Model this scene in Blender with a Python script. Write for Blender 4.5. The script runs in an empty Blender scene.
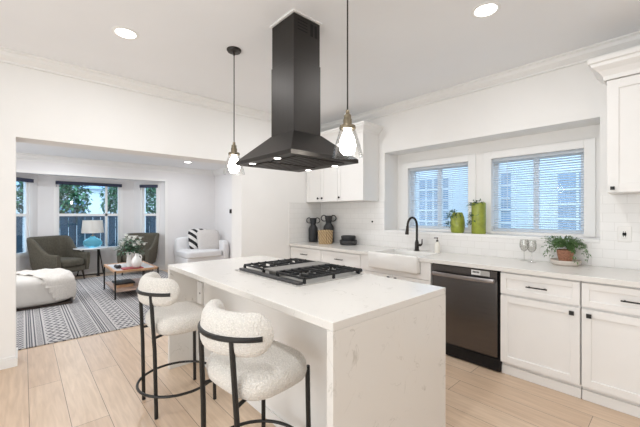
import bpy, bmesh, math, random
from mathutils import Vector, Matrix
PI = math.pi
rnd = random.Random(7)
SC = bpy.context.scene
COL = SC.collection

# ------------------------------------------------------------------ camera
cam_d = bpy.data.cameras.new('camera'); cam = bpy.data.objects.new('camera', cam_d); COL.objects.link(cam)
cam_d.sensor_width = 36.0; cam_d.lens = 327.5 / 640 * 36.0; cam_d.clip_start = 0.02; cam_d.clip_end = 200
YAW = math.radians(42.18)                      # angle between the view axis and -X
cam.location = (0, 0, 1.364)
vd = Vector((-math.cos(YAW), math.sin(YAW), 0))
cam.rotation_euler = vd.to_track_quat('-Z', 'Y').to_euler()
SC.camera = cam

# ------------------------------------------------------------------ world, lights, exposure
SC.view_settings.view_transform = 'Standard'; SC.view_settings.look = 'None'
SC.view_settings.exposure = 0.31; SC.view_settings.gamma = 1.0; SC.view_settings.use_curve_mapping = False
SC.cycles.use_denoising = True
SC.cycles.max_bounces = 10; SC.cycles.diffuse_bounces = 6; SC.cycles.transparent_max_bounces = 24
SC.cycles.sample_clamp_indirect = 6.0
wd = bpy.data.worlds.new('sky'); SC.world = wd; wd.use_nodes = True
wb = wd.node_tree.nodes['Background']; wb.inputs[0].default_value = (0.54, 0.77, 1.0, 1); wb.inputs[1].default_value = 3.0

def area(name, loc, aim, sx, sy, power, col, shape='RECTANGLE'):
    d = bpy.data.lights.new(name, 'AREA'); d.shape = shape; d.size = sx
    if shape in ('RECTANGLE', 'ELLIPSE'): d.size_y = sy
    d.energy = power; d.color = col
    o = bpy.data.objects.new(name, d); COL.objects.link(o); o.location = loc
    o.rotation_euler = (Vector(aim) - Vector(loc)).to_track_quat('-Z', 'Y').to_euler()
    return o
WARM = (0.95, 0.975, 1.0); NEUT = (0.86, 0.945, 1.0); COOL = (0.92, 0.95, 0.98)
# large soft fill added behind the camera, no real source 
area('rear_fill', (-0.9, -2.35, 1.2), (-1.1, 3, 1.1), 4.0, 2.1, 55, NEUT)
# unseen ceiling fill lamps added for brightness (the two in frame carry their own lamp)
DOWN = 7.6
for i, (x, y) in enumerate([(-0.9, 0.55), (-0.9, -1.2), (-2.92, 2.42), (0.95, 1.5)]):
    area('downlight_or_fill', (x, y, 2.775), (x, y, 0), 0.13, 0.13, DOWN, WARM, 'DISK')
for x, y in [(-6.0, -0.6), (-6.0, 1.2), (-7.34, 0.6)]:
    area('living_ceiling_fill', (x, y, 2.485), (x, y, 0), 0.13, 0.13, 13, COOL, 'DISK')  # unseen fill lamps added under the living room ceiling
area('living_side_fill', (-6.3, -1.9, 1.4), (-6.6, 2.0, 1.2), 2.6, 1.6, 27, COOL)  # added area fill along the windowless left side of the living room

# ------------------------------------------------------------------ material helpers
def hexlin(c):
    return tuple(((v / 255) / 12.92 if v / 255 <= 0.04045 else ((v / 255 + 0.055) / 1.055) ** 2.4) for v in c)
def new_mat(name):
    m = bpy.data.materials.new(name); m.use_nodes = True
    nt = m.node_tree; return m, nt, nt.nodes['Principled BSDF']
def N(nt, t, **kw):
    n = nt.nodes.new(t)
    for k, v in kw.items():
        if k in n.inputs: n.inputs[k].default_value = v
        else: setattr(n, k, v)
    return n
def plain(name, col, rough=0.5, metal=0.0, var=0.03, vscale=8.0, bump=0.0, bscale=200.0, spec=0.5, coat=0.0):
    """procedural surface: base colour with a slight noise variation and optional bump"""
    m, nt, p = new_mat(name)
    tc = N(nt, 'ShaderNodeTexCoord')
    nz = N(nt, 'ShaderNodeTexNoise'); nz.inputs['Scale'].default_value = vscale; nz.inputs['Detail'].default_value = 3
    nt.links.new(tc.outputs['Object'], nz.inputs['Vector'])
    cr = N(nt, 'ShaderNodeValToRGB')
    cr.color_ramp.elements[0].position = 0.3; cr.color_ramp.elements[1].position = 0.7
    cr.color_ramp.elements[0].color = (*[c * (1 - var) for c in col], 1); cr.color_ramp.elements[1].color = (*[min(1, c * (1 + var)) for c in col], 1)
    nt.links.new(nz.outputs['Fac'], cr.inputs['Fac']); nt.links.new(cr.outputs['Color'], p.inputs['Base Color'])
    p.inputs['Roughness'].default_value = rough; p.inputs['Metallic'].default_value = metal
    p.inputs['Specular IOR Level'].default_value = spec; p.inputs['Coat Weight'].default_value = coat
    if bump:
        n2 = N(nt, 'ShaderNodeTexNoise'); n2.inputs['Scale'].default_value = bscale; n2.inputs['Detail'].default_value = 2
        nt.links.new(tc.outputs['Object'], n2.inputs['Vector'])
        b = N(nt, 'ShaderNodeBump'); b.inputs['Strength'].default_value = bump; b.inputs['Distance'].default_value = 0.01
        nt.links.new(n2.outputs['Fac'], b.inputs['Height']); nt.links.new(b.outputs['Normal'], p.inputs['Normal'])
    return m
def emit(name, col, s):
    m, nt, p = new_mat(name); p.inputs['Base Color'].default_value = (*col, 1)
    p.inputs['Emission Color'].default_value = (*col, 1); p.inputs['Emission Strength'].default_value = s
    return m
def glassy(name, tint=(1, 1, 1), refl=0.06):
    m, nt, p = new_mat(name); nt.nodes.remove(p)
    out = nt.nodes['Material Output']
    t = N(nt, 'ShaderNodeBsdfTransparent'); t.inputs[0].default_value = (*tint, 1)
    g = N(nt, 'ShaderNodeBsdfGlossy'); g.inputs['Roughness'].default_value = 0.02
    lw = N(nt, 'ShaderNodeLayerWeight'); lw.inputs[0].default_value = 0.25
    mp = N(nt, 'ShaderNodeMapRange'); mp.inputs[3].default_value = refl; mp.inputs[4].default_value = 0.38
    nt.links.new(lw.outputs['Fresnel'], mp.inputs[0])
    mx = N(nt, 'ShaderNodeMixShader'); nt.links.new(mp.outputs[0], mx.inputs[0])
    nt.links.new(t.outputs[0], mx.inputs[1]); nt.links.new(g.outputs[0], mx.inputs[2]); nt.links.new(mx.outputs[0], out.inputs[0])
    return m

M = {}
M['wall'] = plain('wall_paint', (0.84, 0.825, 0.805), 0.7, var=0.01, vscale=3)
M['ceil'] = plain('ceiling_paint', (0.845, 0.85, 0.865), 0.8, var=0.01, vscale=2)
M['living_wall'] = plain('living_wall_paint', (0.80, 0.785, 0.785), 0.7, var=0.01, vscale=3)
M['trim'] = plain('trim_paint', (0.83, 0.82, 0.805), 0.45, var=0.008, vscale=4)
M['cab'] = plain('cabinet_paint', (0.83, 0.815, 0.795), 0.38, var=0.008, vscale=5)
M['black'] = plain('black_metal', (0.018, 0.017, 0.016), 0.42, 0.3, var=0.1)
M['bronze'] = plain('dark_bronze', (0.03, 0.026, 0.023), 0.35, 0.6, var=0.15)
M['iron'] = plain('cast_iron', (0.018, 0.018, 0.019), 0.5, 0.2, var=0.15, bump=0.15, bscale=300)
M['brass'] = plain('aged_brass', (0.22, 0.185, 0.13), 0.35, 1.0, var=0.15, vscale=40)
M['ceramic'] = plain('white_ceramic', (0.80, 0.785, 0.76), 0.15, var=0.01, coat=0.3)
M['matte_black'] = plain('matte_black_ceramic', (0.022, 0.023, 0.026), 0.55, var=0.2, vscale=60, bump=0.1, bscale=150)
M['bulb'] = emit('bulb_glow', (1.0, 0.96, 0.90), 22)
M['lens'] = emit('downlight_lens', (1.0, 0.97, 0.92), 7)
M['hoodled'] = emit('hood_led', (1.0, 0.97, 0.92), 9)
M['glass'] = glassy('clear_glass', (0.93, 0.93, 0.92), 0.09)
M['winglass'] = glassy('window_glass', (0.93, 0.97, 1.0), 0.03)
M['shade_glass'] = glassy('pendant_glass', (0.985, 0.985, 0.98), 0.05)

def steel(name, col, rough, axis):
    m, nt, p = new_mat(name)
    tc = N(nt, 'ShaderNodeTexCoord'); mp = N(nt, 'ShaderNodeMapping')
    sc = [3, 3, 3]; sc[axis] = 220; mp.inputs['Scale'].default_value = sc
    nz = N(nt, 'ShaderNodeTexNoise'); nz.inputs['Scale'].default_value = 1.0; nz.inputs['Detail'].default_value = 3
    nt.links.new(tc.outputs['Object'], mp.inputs[0]); nt.links.new(mp.outputs[0], nz.inputs['Vector'])
    cr = N(nt, 'ShaderNodeValToRGB'); cr.color_ramp.elements[0].color = (*[c * .8 for c in col], 1); cr.color_ramp.elements[1].color = (*[c * 1.2 for c in col], 1)
    nt.links.new(nz.outputs['Fac'], cr.inputs[0]); nt.links.new(cr.outputs[0], p.inputs['Base Color'])
    p.inputs['Metallic'].default_value = 1.0; p.inputs['Roughness'].default_value = rough
    b = N(nt, 'ShaderNodeBump'); b.inputs['Strength'].default_value = 0.04; b.inputs['Distance'].default_value = 0.002
    nt.links.new(nz.outputs['Fac'], b.inputs['Height']); nt.links.new(b.outputs[0], p.inputs['Normal'])
    return m
M['hood'] = steel('black_stainless', (0.055, 0.051, 0.048), 0.44, 0)
M['dw'] = steel('dark_stainless', (0.14, 0.13, 0.128), 0.26, 2)
M['dwbar'] = steel('satin_handle_steel', (0.36, 0.33, 0.32), 0.28, 2)
M['hob'] = steel('hob_steel', (0.10, 0.10, 0.105), 0.35, 0)
M['hobplate'] = plain('bright_hob_steel', (0.50, 0.49, 0.47), 0.3, 0.35)
M['griddle'] = steel('griddle_steel', (0.32, 0.31, 0.30), 0.45, 1)

def quartz():
    m, nt, p = new_mat('quartz')
    tc = N(nt, 'ShaderNodeTexCoord')
    n1 = N(nt, 'ShaderNodeTexNoise'); n1.inputs['Scale'].default_value = 5.5; n1.inputs['Detail'].default_value = 7; n1.inputs['Distortion'].default_value = 1.4
    nt.links.new(tc.outputs['Object'], n1.inputs['Vector'])
    r1 = N(nt, 'ShaderNodeValToRGB'); e = r1.color_ramp.elements
    e[0].position = 0.485; e[0].color = (0, 0, 0, 1); e[1].position = 0.515; e[1].color = (0, 0, 0, 1)
    k = e.new(0.5); k.color = (1, 1, 1, 1)
    nt.links.new(n1.outputs['Fac'], r1.inputs[0])
    n2 = N(nt, 'ShaderNodeTexNoise'); n2.inputs['Scale'].default_value = 9; n2.inputs['Detail'].default_value = 3
    nt.links.new(tc.outputs['Object'], n2.inputs['Vector'])
    r2 = N(nt, 'ShaderNodeValToRGB'); r2.color_ramp.elements[0].position = 0.5; r2.color_ramp.elements[1].position = 0.72
    nt.links.new(n2.outputs['Fac'], r2.inputs[0])
    mu = N(nt, 'ShaderNodeMath'); mu.operation = 'MULTIPLY'
    nt.links.new(r1.outputs[0], mu.inputs[0]); nt.links.new(r2.outputs[0], mu.inputs[1])
    mx = N(nt, 'ShaderNodeMixRGB'); mx.inputs[1].default_value = (0.74, 0.715, 0.68, 1); mx.inputs[2].default_value = (0.50, 0.48, 0.44, 1)
    nt.links.new(mu.outputs[0], mx.inputs[0]); nt.links.new(mx.outputs[0], p.inputs['Base Color'])
    p.inputs['Roughness'].default_value = 0.22
    return m
M['quartz'] = quartz()

def oak_floor():
    m, nt, p = new_mat('oak_planks')
    tc = N(nt, 'ShaderNodeTexCoord')
    mp = N(nt, 'ShaderNodeMapping'); mp.inputs['Location'].default_value = (0.4, -0.03, 0)
    nt.links.new(tc.outputs['Object'], mp.inputs[0])
    br = N(nt, 'ShaderNodeTexBrick'); br.offset = 0.37; br.offset_frequency = 2; br.squash = 1
    br.inputs['Color1'].default_value = (0.61, 0.452, 0.325, 1); br.inputs['Color2'].default_value = (0.69, 0.54, 0.405, 1)
    br.inputs['Mortar'].default_value = (0.20, 0.14, 0.10, 1)
    br.inputs['Scale'].default_value = 1; br.inputs['Brick Width'].default_value = 2.2; br.inputs['Row Height'].default_value = 0.201
    br.inputs['Mortar Size'].default_value = 0.0019; br.inputs['Mortar Smooth'].default_value = 0.2; br.inputs['Bias'].default_value = 0
    nt.links.new(mp.outputs[0], br.inputs['Vector'])
    m2 = N(nt, 'ShaderNodeMapping'); m2.inputs['Scale'].default_value = (1.1, 13, 1)
    nt.links.new(tc.outputs['Object'], m2.inputs[0])
    nz = N(nt, 'ShaderNodeTexNoise'); nz.inputs['Scale'].default_value = 3; nz.inputs['Detail'].default_value = 6; nz.inputs['Distortion'].default_value = 0.6
    nt.links.new(m2.outputs[0], nz.inputs['Vector'])
    cr = N(nt, 'ShaderNodeValToRGB'); cr.color_ramp.elements[0].position = 0.3; cr.color_ramp.elements[1].position = 0.7
    cr.color_ramp.elements[0].color = (0.86, 0.83, 0.80, 1); cr.color_ramp.elements[1].color = (1.06, 1.06, 1.06, 1)
    nt.links.new(nz.outputs['Fac'], cr.inputs[0])
    mx = N(nt, 'ShaderNodeMixRGB'); mx.blend_type = 'MULTIPLY'; mx.inputs[0].default_value = 1
    nt.links.new(br.outputs['Color'], mx.inputs[1]); nt.links.new(cr.outputs[0], mx.inputs[2]); nt.links.new(mx.outputs[0], p.inputs['Base Color'])
    p.inputs['Roughness'].default_value = 0.36
    b = N(nt, 'ShaderNodeBump'); b.inputs['Strength'].default_value = 0.08; b.inputs['Distance'].default_value = 0.004
    nt.links.new(nz.outputs['Fac'], b.inputs['Height']); nt.links.new(b.outputs[0], p.inputs['Normal'])
    return m
M['floor'] = oak_floor()

def tile_mat():
    m, nt, p = new_mat('glazed_subway_tile')
    tc = N(nt, 'ShaderNodeTexCoord'); sx = N(nt, 'ShaderNodeSeparateXYZ'); cb = N(nt, 'ShaderNodeCombineXYZ')
    nt.links.new(tc.outputs['Object'], sx.inputs[0])
    ad = N(nt, 'ShaderNodeMath'); ad.operation = 'ADD'
    nt.links.new(sx.outputs[0], ad.inputs[0]); nt.links.new(sx.outputs[1], ad.inputs[1])
    nt.links.new(ad.outputs[0], cb.inputs[0]); nt.links.new(sx.outputs[2], cb.inputs[1])
    br = N(nt, 'ShaderNodeTexBrick'); br.inputs['Scale'].default_value = 1
    br.inputs['Color1'].default_value = (0.79, 0.775, 0.755, 1); br.inputs['Color2'].default_value = (0.81, 0.795, 0.775, 1); br.inputs['Mortar'].default_value = (0.72, 0.705, 0.68, 1)
    br.inputs['Brick Width'].default_value = 0.152; br.inputs['Row Height'].default_value = 0.076; br.inputs['Mortar Size'].default_value = 0.0022
    nt.links.new(cb.outputs[0], br.inputs['Vector']); nt.links.new(br.outputs['Color'], p.inputs['Base Color'])
    b = N(nt, 'ShaderNodeBump'); b.inputs['Strength'].default_value = 0.3; b.inputs['Distance'].default_value = 0.002; b.invert = True
    nt.links.new(br.outputs['Fac'], b.inputs['Height']); nt.links.new(b.outputs[0], p.inputs['Normal'])
    p.inputs['Roughness'].default_value = 0.18
    return m
M['tile'] = tile_mat()

def boucle(name, col, scale=120, bump=0.7):
    m, nt, p = new_mat(name)
    tc = N(nt, 'ShaderNodeTexCoord')
    v = N(nt, 'ShaderNodeTexVoronoi'); v.inputs['Scale'].default_value = scale
    nz = N(nt, 'ShaderNodeTexNoise'); nz.inputs['Scale'].default_value = scale * .6; nz.inputs['Detail'].default_value = 3
    nt.links.new(tc.outputs['Object'], v.inputs['Vector']); nt.links.new(tc.outputs['Object'], nz.inputs['Vector'])
    ad = N(nt, 'ShaderNodeMath'); ad.operation = 'ADD'
    nt.links.new(v.outputs['Distance'], ad.inputs[0]); nt.links.new(nz.outputs['Fac'], ad.inputs[1])
    b = N(nt, 'ShaderNodeBump'); b.inputs['Strength'].default_value = bump; b.inputs['Distance'].default_value = 0.006; b.invert = True
    nt.links.new(ad.outputs[0], b.inputs['Height']); nt.links.new(b.outputs[0], p.inputs['Normal'])
    cr = N(nt, 'ShaderNodeValToRGB'); cr.color_ramp.elements[0].position = 0.45; cr.color_ramp.elements[1].position = 1.05
    cr.color_ramp.elements[0].color = (*[min(1, c * 1.04) for c in col], 1); cr.color_ramp.elements[1].color = (*[c * .82 for c in col], 1)
    nt.links.new(ad.outputs[0], cr.inputs[0]); nt.links.new(cr.outputs[0], p.inputs['Base Color'])
    p.inputs['Roughness'].default_value = 0.95; p.inputs['Specular IOR Level'].default_value = 0.1; p.inputs['Sheen Weight'].default_value = 0.25
    return m
M['boucle'] = boucle('cream_boucle', (0.84, 0.80, 0.745))
M['olive'] = plain('olive_grey_fabric', (0.105, 0.094, 0.072), 0.85, var=0.15, vscale=30, bump=0.3, bscale=400, spec=0.25)
M['linen'] = plain('white_linen', (0.68, 0.65, 0.61), 0.9, var=0.03, vscale=12, bump=0.25, bscale=250, spec=0.2)
M['throw'] = plain('cream_knit', (0.74, 0.70, 0.65), 0.95, var=0.08, vscale=60, bump=0.6, bscale=160, spec=0.1)
M['sofa'] = plain('white_sofa_fabric', (0.76, 0.76, 0.77), 0.9, var=0.02, bump=0.2, bscale=300, spec=0.2)
M['greycush'] = plain('pale_grey_fabric', (0.62, 0.59, 0.57), 0.9, var=0.05, vscale=40, bump=0.3, bscale=300, spec=0.2)
M['walnut'] = plain('dark_walnut', (0.035, 0.022, 0.016), 0.45, var=0.2, vscale=20)
M['oak'] = plain('oak_wood', (0.50, 0.29, 0.16), 0.45, var=0.18, vscale=14)
M['oakpale'] = plain('pale_shelf_wood', (0.50, 0.36, 0.29), 0.5, var=0.12, vscale=10)
M['marble'] = plain('white_table_top', (0.78, 0.78, 0.79), 0.2, var=0.04, vscale=6)
M['lampshade'] = plain('linen_shade', (0.82, 0.79, 0.75), 0.9, var=0.03)
M['teal'] = None
M['lime'] = plain('lime_glaze', (0.27, 0.31, 0.035), 0.35, var=0.18, vscale=16, coat=0.3)
M['terracotta'] = plain('woven_terracotta', (0.36, 0.17, 0.105), 0.8, var=0.35, vscale=70, bump=0.6, bscale=90)
M['soil'] = plain('soil', (0.03, 0.02, 0.015), 0.95, var=0.3, vscale=50)
M['leaf'] = plain('leaf_green', (0.10, 0.19, 0.06), 0.5, var=0.45, vscale=25)
M['leaf_dark'] = plain('leaf_blue_green', (0.06, 0.135, 0.075), 0.5, var=0.4, vscale=25)
M['petal'] = plain('white_petal', (0.82, 0.82, 0.78), 0.7, var=0.05)
M['stone'] = plain('stone_saucer', (0.66, 0.60, 0.54), 0.6, var=0.08, vscale=20)
M['red'] = plain('red_cover', (0.34, 0.045, 0.05), 0.5, var=0.1)
M['soap'] = plain('pale_soap', (0.82, 0.79, 0.72), 0.3, var=0.03)
M['blind'] = plain('white_slat', (0.82, 0.84, 0.86), 0.5, var=0.01)
def add_translucency(m, col, f):
    nt = m.node_tree; out = nt.nodes['Material Output']; p = nt.nodes['Principled BSDF']
    tr = N(nt, 'ShaderNodeBsdfTranslucent'); tr.inputs[0].default_value = (*col, 1)
    mx = N(nt, 'ShaderNodeMixShader'); mx.inputs[0].default_value = f
    nt.links.new(p.outputs[0], mx.inputs[1]); nt.links.new(tr.outputs[0], mx.inputs[2]); nt.links.new(mx.outputs[0], out.inputs[0])
add_translucency(M['blind'], (0.85, 0.88, 0.92), 0.5)
add_translucency(M['lampshade'], (0.85, 0.82, 0.78), 0.45)
M['cassette'] = plain('navy_cassette', (0.035, 0.04, 0.075), 0.6, var=0.1)
M['plastic'] = plain('white_plastic', (0.80, 0.785, 0.76), 0.35, var=0.01)
M['slot'] = plain('dark_slot', (0.009, 0.008, 0.008), 0.6, spec=0.25)
M['sticker'] = plain('white_sticker', (0.80, 0.79, 0.77), 0.5, var=0.01)
M['greysticker'] = plain('grey_sticker', (0.45, 0.43, 0.41), 0.5, var=0.02)
M['fence'] = plain('slate_fence_paint', (0.018, 0.04, 0.06), 0.7, var=0.25, vscale=10)
M['bark'] = plain('bark', (0.07, 0.05, 0.04), 0.9, var=0.3, vscale=20)
M['tree'] = plain('tree_foliage', (0.075, 0.19, 0.085), 0.6, var=0.5, vscale=3)
M['siding'] = plain('white_siding', (0.84, 0.86, 0.88), 0.7, var=0.02)
M['shutter'] = plain('blue_grey_shutter', (0.28, 0.38, 0.50), 0.6, var=0.1)
M['darkpane'] = plain('dark_pane', (0.26, 0.36, 0.48), 0.15, var=0.2, vscale=3)
M['ground'] = plain('paved_ground', (0.30, 0.30, 0.29), 0.9, var=0.1)
def translucent_blue():
    m, nt, p = new_mat('blue_glass')
    p.inputs['Base Color'].default_value = (0.30, 0.78, 0.92, 1); p.inputs['Transmission Weight'].default_value = 0.7
    p.inputs['Roughness'].default_value = 0.04; p.inputs['IOR'].default_value = 1.2
    return m
M['teal'] = translucent_blue()

def math_n(nt, op, a, b=None):
    n = nt.nodes.new('ShaderNodeMath'); n.operation = op
    for i, v in enumerate((a, b)):
        if v is None: continue
        if isinstance(v, (int, float)): n.inputs[i].default_value = v
        else: nt.links.new(v, n.inputs[i])
    return n.outputs[0]
def rug_mat():
    m, nt, p = new_mat('woven_rug')
    tc = N(nt, 'ShaderNodeTexCoord'); s = N(nt, 'ShaderNodeSeparateXYZ'); nt.links.new(tc.outputs['Object'], s.inputs[0])
    X, Y = s.outputs[0], s.outputs[1]
    u = math_n(nt, 'MODULO', math_n(nt, 'ADD', Y, 64 * 0.64 - 0.06), 0.64)   # 0 .. 0.64 across one repeat
    def band(a, b): return math_n(nt, 'MULTIPLY', math_n(nt, 'GREATER_THAN', u, a), math_n(nt, 'LESS_THAN', u, b))
    def tri(v, period): return math_n(nt, 'PINGPONG', v, period / 2)
    lines = None
    for a in (0.0, 0.028, 0.10, 0.345, 0.372, 0.400, 0.60, 0.622):
        bnd = band(a, a + 0.013); lines = bnd if lines is None else math_n(nt, 'ADD', lines, bnd)
    zig = math_n(nt, 'LESS_THAN', math_n(nt, 'MODULO', math_n(nt, 'ADD', math_n(nt, 'ADD', u, math_n(nt, 'MULTIPLY', tri(X, 0.13), 0.9)), 1.0), 0.07), 0.030)
    zig = math_n(nt, 'MULTIPLY', zig, band(0.13, 0.33))
    dia = math_n(nt, 'LESS_THAN', math_n(nt, 'MODULO', math_n(nt, 'ADD', tri(X, 0.075), tri(math_n(nt, 'ADD', u, 0.03), 0.09)), 0.042), 0.02)
    dia = math_n(nt, 'MULTIPLY', dia, band(0.43, 0.585))
    tick = math_n(nt, 'MULTIPLY', math_n(nt, 'LESS_THAN', math_n(nt, 'MODULO', math_n(nt, 'ADD', X, 40.0), 0.03), 0.014), band(0.05, 0.095))
    tot = math_n(nt, 'MINIMUM', math_n(nt, 'ADD', math_n(nt, 'ADD', lines, zig), math_n(nt, 'ADD', dia, tick)), 1.0)
    nz = N(nt, 'ShaderNodeTexNoise'); nz.inputs['Scale'].default_value = 90; nt.links.new(tc.outputs['Object'], nz.inputs['Vector'])
    f = math_n(nt, 'MULTIPLY', tot, math_n(nt, 'ADD', math_n(nt, 'MULTIPLY', nz.outputs['Fac'], 0.5), 0.62))
    mx = N(nt, 'ShaderNodeMixRGB'); mx.inputs[1].default_value = (0.53, 0.51, 0.50, 1); mx.inputs[2].default_value = (0.085, 0.085, 0.10, 1)
    nt.links.new(f, mx.inputs[0]); nt.links.new(mx.outputs[0], p.inputs['Base Color'])
    p.inputs['Roughness'].default_value = 0.95; p.inputs['Specular IOR Level'].default_value = 0.1
    b = N(nt, 'ShaderNodeBump'); b.inputs['Strength'].default_value = 0.4; b.inputs['Distance'].default_value = 0.003
    nt.links.new(nz.outputs['Fac'], b.inputs['Height']); nt.links.new(b.outputs[0], p.inputs['Normal'])
    return m
M['rug'] = rug_mat()
def stripe_mat():
    m, nt, p = new_mat('black_white_stripe')
    tc = N(nt, 'ShaderNodeTexCoord'); s = N(nt, 'ShaderNodeSeparateXYZ'); nt.links.new(tc.outputs['Object'], s.inputs[0])
    v = math_n(nt, 'ADD', math_n(nt, 'SUBTRACT', s.outputs[1], s.outputs[0]), 10.0)
    f = math_n(nt, 'LESS_THAN', math_n(nt, 'MODULO', v, 0.19), 0.095)
    mx = N(nt, 'ShaderNodeMixRGB'); mx.inputs[1].default_value = (0.74, 0.72, 0.70, 1); mx.inputs[2].default_value = (0.02, 0.02, 0.022, 1)
    nt.links.new(f, mx.inputs[0]); nt.links.new(mx.outputs[0], p.inputs['Base Color']); p.inputs['Roughness'].default_value = 0.9
    return m
M['stripe'] = stripe_mat()
def wicker_mat():
    m, nt, p = new_mat('pale_wicker')
    tc = N(nt, 'ShaderNodeTexCoord'); w = N(nt, 'ShaderNodeTexWave'); w.bands_direction = 'DIAGONAL'; w.inputs['Scale'].default_value = 12; w.inputs['Distortion'].default_value = 1.5
    nt.links.new(tc.outputs['Object'], w.inputs['Vector'])
    cr = N(nt, 'ShaderNodeValToRGB'); cr.color_ramp.elements[0].color = (0.30, 0.19, 0.09, 1); cr.color_ramp.elements[1].color = (0.56, 0.42, 0.25, 1)
    nt.links.new(w.outputs['Fac'], cr.inputs[0]); nt.links.new(cr.outputs[0], p.inputs['Base Color']); p.inputs['Roughness'].default_value = 0.7
    return m
M['wicker'] = wicker_mat()

# ------------------------------------------------------------------ geometry helpers
OFF = {}
class MB:
    def __init__(s): s.bm = bmesh.new()
    def box(s, x0, x1, y0, y1, z0, z1, bev=0.0, seg=2, mat=0, rot=None):
        r = bmesh.ops.create_cube(s.bm, size=1.0); vs = r['verts']
        bmesh.ops.scale(s.bm, vec=(abs(x1 - x0), abs(y1 - y0), abs(z1 - z0)), verts=vs)
        if rot is not None: bmesh.ops.rotate(s.bm, cent=(0, 0, 0), matrix=rot, verts=vs)
        bmesh.ops.translate(s.bm, vec=((x0 + x1) / 2, (y0 + y1) / 2, (z0 + z1) / 2), verts=vs)
        fs = list({f for v in vs for f in v.link_faces})
        for f in fs: f.material_index = mat
        if bev:
            es = list({e for v in vs for e in v.link_edges})
            rr = bmesh.ops.bevel(s.bm, geom=es, offset=bev, segments=seg, profile=0.5, affect='EDGES')
            for f in rr['faces']: f.material_index = mat
        return s
    def rings(s, rings, closed_u=False, cap=True, mat=0):
        """skin a list of closed vertex rings"""
        vv = [[s.bm.verts.new(p) for p in r] for r in rings]
        n = len(vv[0]); L = len(vv)
        for i in range(L if closed_u else L - 1):
            a, b = vv[i], vv[(i + 1) % L]
            for j in range(n):
                try:
                    f = s.bm.faces.new((a[j], a[(j + 1) % n], b[(j + 1) % n], b[j])); f.material_index = mat
                except ValueError: pass
        if cap and not closed_u:
            for r, rev in ((vv[0], True), (vv[-1], False)):
                try:
                    f = s.bm.faces.new(list(reversed(r)) if rev else r); f.material_index = mat
                except ValueError: pass
        return s
    def tube(s, pts, r, n=10, closed=False, cap=True, mat=0):
        pts = [Vector(p) for p in pts]; L = len(pts); rs = r if isinstance(r, (list, tuple)) else [r] * L
        rings = []; up = None
        for i, p in enumerate(pts):
            if closed: t = pts[(i + 1) % L] - pts[i - 1]
            else: t = pts[min(i + 1, L - 1)] - pts[max(i - 1, 0)]
            t = t.normalized() if t.length > 1e-9 else Vector((0, 0, 1))
            if up is None:
                up = Vector((0, 0, 1)) if abs(t.z) < 0.9 else Vector((1, 0, 0))
            a = (up - t * up.dot(t)).normalized(); up = a; b = t.cross(a)
            rings.append([p + (a * math.cos(2 * PI * k / n) + b * math.sin(2 * PI * k / n)) * rs[i] for k in range(n)])
        return s.rings(rings, closed, cap, mat)
    def lathe(s, prof, cx=0, cy=0, n=28, mat=0, cap=True, z0=0.0):
        return s.rings([[(cx + r * math.cos(2 * PI * k / n), cy + r * math.sin(2 * PI * k / n), z0 + z) for k in range(n)] for r, z in prof], False, cap, mat)
    def ball(s, c, r, sub=1, sc=(1, 1, 1), mat=0):
        q = bmesh.ops.create_icosphere(s.bm, subdivisions=sub, radius=r); vs = q['verts']
        bmesh.ops.scale(s.bm, vec=sc, verts=vs); bmesh.ops.translate(s.bm, vec=c, verts=vs)
        for f in {f for v in vs for f in v.link_faces}: f.material_index = mat
        return s
    def soft(s, cx, cy, cz, a, b, c, p=5.0, k=14, mat=0, pinch=0.0, rot=None, keep=None, grow=0.0):
        """superellipsoid cushion, half sizes a b c"""
        key = {}; vs = []
        def gv(p):
            kk = tuple(round(x * 1e4) for x in p)
            if kk not in key: key[kk] = s.bm.verts.new(p); vs.append(key[kk])
            return key[kk]
        m_ = k + 1
        for ax in range(3):
            for sg in (-1, 1):
                for i in range(m_):
                    for j in range(m_):
                        cs = []
                        for di, dj in ((0, 0), (1, 0), (1, 1), (0, 1)):
                            g_ = [0, 0, 0]; g_[ax] = sg; g_[(ax + 1) % 3] = -1 + 2 * (i + di) / m_; g_[(ax + 2) % 3] = -1 + 2 * (j + dj) / m_; cs.append(gv(g_))
                        s.bm.faces.new(cs if sg > 0 else cs[::-1])
        for v in vs:
            d = v.co.copy(); d = Vector([math.tan(x * PI / 4 * .98) / math.tan(PI / 4 * .98) for x in d])
            L = (abs(d.x) ** p + abs(d.y) ** p + abs(d.z) ** p) ** (1 / p); d /= L
            if pinch:
                e = max(abs(d.x), abs(d.y)); d.z *= (1 - pinch * min(1, (abs(d.x) ** 4 + abs(d.y) ** 4)))
            w = Vector((d.x * (a + grow), d.y * (b + grow), d.z * (c + grow)))
            if rot is not None: w = rot @ w
            v.co = w + Vector((cx, cy, cz))
        for f in {f for v in vs for f in v.link_faces}: f.material_index = mat
        if keep:
            dead = [f for f in {f for v in vs for f in v.link_faces} if not keep(f.calc_center_median())]
            bmesh.ops.delete(s.bm, geom=dead, context='FACES')
        return s
    def quad(s, pts, mat=0):
        f = s.bm.faces.new([s.bm.verts.new(p) for p in pts]); f.material_index = mat; return s
    def leaf(s, p, d, L, w, fold=0.3, droop=0.2, mat=0):
        p = Vector(p); d = Vector(d).normalized(); side = d.cross(Vector((0, 0, 1)))
        side = side.normalized() if side.length > 1e-3 else Vector((1, 0, 0)); up = side.cross(d)
        m_ = p + d * L * .5 + up * L * .06; t_ = p + d * L - Vector((0, 0, droop * L))
        v = [s.bm.verts.new(q) for q in (p, m_ + side * w / 2 + up * w * fold * .5, t_, m_ - side * w / 2 + up * w * fold * .5, m_)]
        for tri in ((0, 1, 4), (1, 2, 4), (2, 3, 4), (3, 0, 4)):
            f = s.bm.faces.new([v[i] for i in tri]); f.material_index = mat
        return s
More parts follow.
